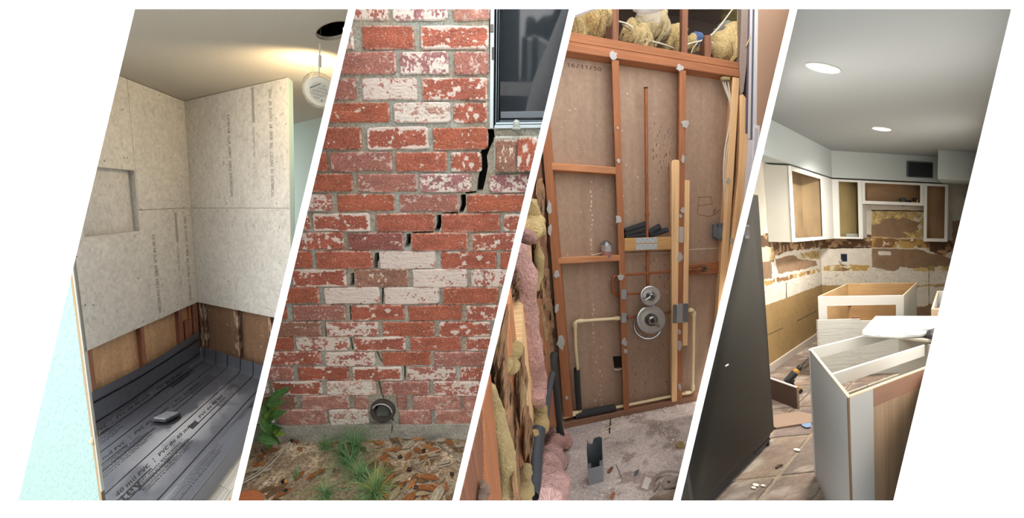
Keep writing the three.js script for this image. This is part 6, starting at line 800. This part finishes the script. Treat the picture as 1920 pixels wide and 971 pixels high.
  // ---- base cabinet at the back, wrapped doors, small cabinet at the right edge
  { const x0 = .745, x1 = 1.845, z0 = 1.25, z1 = 2.72, h = .88, t = thing('base_cabinet', 'open topped base cabinet with birch interior and white face frame in the middle', 'cabinet', F.p(1.3, 0, 2)), e = .016;
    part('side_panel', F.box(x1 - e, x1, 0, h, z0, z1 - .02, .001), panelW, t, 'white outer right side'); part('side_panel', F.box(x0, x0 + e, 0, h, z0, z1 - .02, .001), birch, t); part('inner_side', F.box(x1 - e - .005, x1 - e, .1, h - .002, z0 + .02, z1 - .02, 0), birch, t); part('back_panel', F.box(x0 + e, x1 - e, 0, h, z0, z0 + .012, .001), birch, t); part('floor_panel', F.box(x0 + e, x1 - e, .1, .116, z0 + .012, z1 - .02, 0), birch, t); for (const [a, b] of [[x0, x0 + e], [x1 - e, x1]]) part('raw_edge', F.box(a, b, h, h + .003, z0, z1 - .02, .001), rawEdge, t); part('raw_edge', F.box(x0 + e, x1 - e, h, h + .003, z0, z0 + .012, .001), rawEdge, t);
    part('rail', F.box(x0, x1, h - .105, h + .002, z1 - .02, z1, .003), white, t); part('rail', F.box(x0 + .1, x1 - .1, .525, .565, z1 - .02, z1, .003), white, t); part('stile', F.box(x0, x0 + .105, 0, h - .105, z1 - .02, z1, .003), white, t); part('stile', F.box(x1 - .105, x1, 0, h - .105, z1 - .02, z1, .003), white, t); part('door_panel', F.box(x0 + .1, x1 - .1, 0, .525, z1 - .02, z1 - .004, .002), white, t); part('corner_block', F.box(x0 + .02, x0 + .06, h - .3, h - .2, z0 + .015, z0 + .06, .004), W.studDark, t); }
  const wrapM = pmat(0xf2f4f2, .3, { transmission: .7, thickness: 0, roughness: .35, side: THREE.DoubleSide, bumpMap: dataTex(256, 256, (u, v) => fbm(u, v, 4, 4, 601, 30), false, .5), bumpScale: .01 });
  const shaker = (label, pts, zc, hue = white, wrapped = true) => { const [x0, x1, y0, y1] = pts, t = thing('wrapped_shaker_front', label, 'wrapped front', F.p((x0 + x1) / 2, y0, zc)), f = .1; part('stile', F.box(x0, x0 + f, y0, y1, zc - .02, zc, .002), hue, t); part('stile', F.box(x1 - f, x1, y0, y1, zc - .02, zc, .002), hue, t); part('rail', F.box(x0 + f, x1 - f, y1 - f, y1, zc - .02, zc, .002), hue, t); part('rail', F.box(x0 + f, x1 - f, y0, y0 + f, zc - .02, zc, .002), hue, t); part('centre_panel', F.box(x0 + f, x1 - f, y0 + f, y1 - f, zc - .02, zc - .01, 0), hue, t);
    if (wrapped) part('plastic_wrap', sheet(F, 12, 16, (a, b) => [mix(x0 - .012, x1 + .012, a), mix(y0 + .002, y1 + .01, b), zc + .014 + .012 * (fbm(a * .9 + .05, b * .9 + .05, 7, 3, 611 + Math.round(x0 * 10)) - .5)], (a, b) => [a * .5, b * .7]), wrapM, t, 'clear wrinkled plastic wrap'); return t; };
  { const z = 2.86, c0 = F.xy(1533, 600, z), c1 = F.xy(1611, 600, z), c2 = F.xy(1700, 600, z); shaker('white shaker cabinet door in plastic wrap, the left one leaning before the birch cabinet', [c0[0], c1[0], .002, c0[1]], z); shaker('white shaker cabinet door in plastic wrap, the right one mostly hidden by the wrapped slab', [c1[0] + .01, c2[0], .002, c1[1] - .01], z);
    solo('wood_shim', F.box(F.xy(1597, 592, z)[0], F.xy(1612, 592, z)[0], c0[1] + .012, c0[1] + .026, z - .03, z + .01, .002), W.studDark, 'small brown wood shim on top of the left wrapped door', 'shim'); }
  { const h = .88, A = F.on(1, h, 1746, 580), B = F.on(1, h, 1766, 580), C = F.on(1, h, 1757, 546), D = F.on(1, h, 1776, 546), t = thing('drawer_box', 'small open white and birch cabinet cut off by the right edge of the picture', 'cabinet', F.p(A[0], 0, A[2])), pr = (n, P2, y0, y1, m) => part(n, F.prism(P2, 'xz', y0, y1, .002), m, t), o = (p, a, b) => [p[0] + a, p[2] + b];
    pr('front_panel', [o(A, 0, 0), o(B, .1, 0), o(B, .1, -.03), o(A, 0, -.03)], .3, h, mat(0xb09a80, .6)); pr('side_panel', [o(A, 0, -.03), o(A, .022, -.03), o(C, .022, 0), o(C, 0, 0)], .3, h, panelW); pr('raw_edge', [o(A, -.001, 0), o(A, .024, 0), o(C, .024, 0), o(C, -.001, 0)], h, h + .004, rawEdge); pr('raw_edge', [o(A, 0, .001), o(B, .1, .001), o(B, .1, -.031), o(A, 0, -.031)], h, h + .004, rawEdge); pr('back_panel', [o(C, 0, 0), o(D, .1, 0), o(D, .1, -.03), o(C, 0, -.03)], .3, h + .003, white); pr('corner_block', [o(A, .03, -.5), o(A, .06, -.5), o(A, .055, -.6), o(A, .025, -.6)], h - .15, h - .06, W.studDark); pr('bottom_panel', [o(A, 0, 0), o(B, .1, 0), o(D, .1, 0), o(C, 0, 0)], .28, .3, panelW); }
  // ---- foreground base cabinet, seen into from above
  { const h = .885, A = F.p(...F.on(1, h, 1518, 655)), B = F.p(...F.on(1, h, 1590, 745)), C = F.p(...F.on(1, h, 1735, 690)), bx = C.clone().sub(B).normalize(), az = B.clone().sub(A), dep = az.length(), E = new Frame(bx, F.Y, az.clone().normalize(), B.clone().addScaledVector(F.Y, -h)), len = 1.25, e = .02;
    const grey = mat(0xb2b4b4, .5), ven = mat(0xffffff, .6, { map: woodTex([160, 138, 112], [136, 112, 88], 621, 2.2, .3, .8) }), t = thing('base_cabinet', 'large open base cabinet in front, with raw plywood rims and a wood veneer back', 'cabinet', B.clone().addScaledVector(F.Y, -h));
    const bx2 = (n, x0, x1, y0, y1, z0, z1, m, b = .0015, l) => part(n, E.box(x0, x1, y0, y1, z0, z1, b), m, t, l);
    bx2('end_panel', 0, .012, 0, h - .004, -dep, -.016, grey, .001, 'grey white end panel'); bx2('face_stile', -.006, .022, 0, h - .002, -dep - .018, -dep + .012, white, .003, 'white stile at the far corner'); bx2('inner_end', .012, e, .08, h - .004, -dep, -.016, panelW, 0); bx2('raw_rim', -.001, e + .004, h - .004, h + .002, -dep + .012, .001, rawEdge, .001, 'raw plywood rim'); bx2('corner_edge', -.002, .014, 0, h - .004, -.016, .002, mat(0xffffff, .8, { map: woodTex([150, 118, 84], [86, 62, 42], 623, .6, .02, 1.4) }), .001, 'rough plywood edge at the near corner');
    const sw = E.xy(1637, 742, 0)[0]; bx2('back_stile', .014, sw, 0, h - .004, -.014, .002, grey, .001, 'grey white stile'); part('veneer_panel', E.box(sw, len, 0, h - .004, -.012, -.001, 0, 1), ven, t, 'wood veneer panel'); bx2('top_strip', sw, len, h - .10, h - .004, -.010, .001, mat(0xffffff, .6, { map: woodTex([150, 112, 90], [128, 92, 70], 624, 1.2, .2, .5) }), .001, 'darker wood strip along the top'); bx2('raw_rim', e, len, h - .004, h + .002, -.016, .002, rawEdge, .001, 'raw plywood rim');
    for (let i = 0; i < 5; i++) bx2('groove', sw + .045 + i * .06 + .02 * (i % 2), sw + .0458 + i * .06 + .02 * (i % 2), 0, h - .1, -.002, -.0005, mat(0x8f6f52, .8), 0);
    bx2('far_rail', e, len, h - .075, h + .001, -dep - .018, -dep, white, .002, 'white rail along the far rim'); const zr = E.on(1, h, 1562, 700)[2]; bx2('middle_rail', e, len * .94, h - .075, h, zr - .01, zr + .008, white, .002, 'white rail across the middle');
    bx2('far_end', len - .02, len, 0, h, -dep, 0, panelW, .001); bx2('cabinet_floor', e, len, .08, .096, -dep, -.016, panelW, 0); { const hue = mat(0xa89f8e, .6), z = zr - .06; for (let k = 0; k < 2; k++) { const x0 = .03 + k * .42, x1 = x0 + .41; bx2('inner_door', x0, x1, .1, h - .17, z - .012, z, hue, .001, 'shaker door inside the cabinet'); bx2('door_moulding', x0 + .07, x1 - .07, h - .255, h - .25, z, z + .004, mat(0x6d6555, .7), 0); bx2('door_moulding', x1 - .075, x1 - .07, .1, h - .25, z, z + .004, mat(0x6d6555, .7), 0); } } }
  // wrapped slab lying across the cabinets
  { const y = .97, tp = [[1641, 592], [1775, 592], [1775, 614], [1630, 619], [1617, 618]].map((v) => F.xz(v[0], v[1], y)), t = thing('wrapped_slab', 'bright white panel in crumpled plastic wrap lying across the cabinets', 'wrapped panel', F.p(tp[4][0], y - .06, tp[4][1])), wt = pmat(0xe9eeec, .35, { clearcoat: .5, clearcoatRoughness: .3, bumpMap: dataTex(256, 256, (u, v) => fbm(u, v, 3, 4, 631, 16), false, .6), bumpScale: .03 }); part('panel', F.prism(tp, 'xz', y - .05, y, .006), wt, t); part('under_layer', F.prism([[1622, 620], [1775, 616], [1775, 634], [1740, 637], [1650, 627]].map((v) => F.xz(v[0], v[1], y - .055)), 'xz', y - .075, y - .056, .003), mat(0xa79f93, .5), t, 'greyish wrapped underside'); part('wrap_fold', blob([F.p(tp[4][0], y - .03, tp[4][1]), F.p(mix(tp[4][0], tp[3][0], .6), y - .03, mix(tp[4][1], tp[3][1], .6)), F.p(mix(tp[3][0], tp[2][0], .3), y - .035, mix(tp[3][1], tp[2][1], .3)), F.p(tp[2][0], y - .03, tp[2][1])], [.02, .04, .03, .03], 632, .3, 20, 10, [1, .6, 1]), wt, t, 'bunched plastic fold along the edge'); }
  { const a = G(1744, 640, .9); solo('power_tool', blob([a, a.clone().add(F.dir(.05, .03, 0)), a.clone().add(F.dir(.12, .02, 0))], [.03, .05, .04], 641, .3, 12, 12), black, 'dark tool at the right edge behind the open cabinet', 'tool'); }
  // loose boards on the floor
  { const a = F.on(1, 0, 1440, 746), b = F.on(1, 0, 1497, 768), X2 = F.p(...b).sub(F.p(...a)).normalize(), E = new Frame(X2, F.Y, F.dir(-.6, 0, 1).normalize(), F.p(...a)), w = F.p(...b).distanceTo(F.p(...a)), h = .215, t = thing('cabinet_board', 'dark brown board with a white top edge standing on the slate floor beside the fridge', 'board', F.p(...b)); part('board', E.box(-.1, w, 0, h - .012, -.02, 0, .002), mat(0x4a382e, .6), t); part('edge_band', E.box(-.1, w, h - .012, h, -.022, .002, .002), mat(0xe8e2d8, .5), t, 'white edge band'); part('end_band', E.box(w - .008, w + .002, 0, h, -.021, .001, .001), mat(0x8a7868, .6), t); }
  solo('floor_panel', F.prism([[1449, 778], [1496, 770], [1526, 776], [1526, 790], [1455, 801], [1449, 798]].map((v) => F.xz(v[0], v[1], .02)), 'xz', .004, .018, .003), mat(0x8a7462, .7), 'flat brown panel lying on the slate floor behind the fridge corner', 'panel'); solo('tape_scrap', F.prism([[1502, 794], [1521, 790], [1521, 800], [1512, 801], [1504, 798]].map((v) => F.xz(v[0], v[1], .015)), 'xz', .008, .016, .002), mat(0x6f86a8, .6), 'crumpled blue tape scrap on the slate floor beside the open cabinet', 'tape');
  for (const [x, y, s, l] of [[1494, 843, .018, 'pale crumb of mortar on the slate floor between the grout lines'], [1417, 909, .016, 'pale chip on the near slate tile, left of a smaller one'], [1431, 910, .011, 'smaller pale chip on the near slate tile'], [1413, 914, .012, 'lowest pale chip on the near slate tile']]) { const g = new THREE.IcosahedronGeometry(s, 1), qq = G(x, y, .008); g.scale(1.3, .4, .8); g.translate(qq.x, qq.y, qq.z); solo('mortar_chip', g, mat(0xe0d8c8, .9), l, 'chip'); }
  { const w = G(1461, 874, .005); void w; solo('dry_leaf', tube([G(1455, 877, .01), G(1460, 872, .014), G(1467, 871, .01)], .006, 8, 5), mat(0x5c4636, .9), 'dark curled sliver on the slate floor near the fridge', 'sliver'); }
}
{ // nothing may come nearer than the white wall
  scene.updateMatrixWorld(true); const b = new THREE.Box3(); let tris = 0, n = 0;
  scene.traverse((o) => { if (o.isMesh) { n++; tris += (o.geometry.index ? o.geometry.index.count : o.geometry.attributes.position.count) / 3; b.setFromObject(o); let r = o; while (r.parent !== scene) r = r.parent; if (b.max.z > -.815 && !/wall_front|reflect|_out|neighbour/.test(r.name) && b.min.z < 0) console.log('NEAR', o.name, b.max.z.toFixed(3)); if (!Number.isFinite(b.max.z)) console.log('NAN', o.name); } });
  console.log('meshes', n, 'triangles', Math.round(tris));
}
renderer.render(scene, camera);
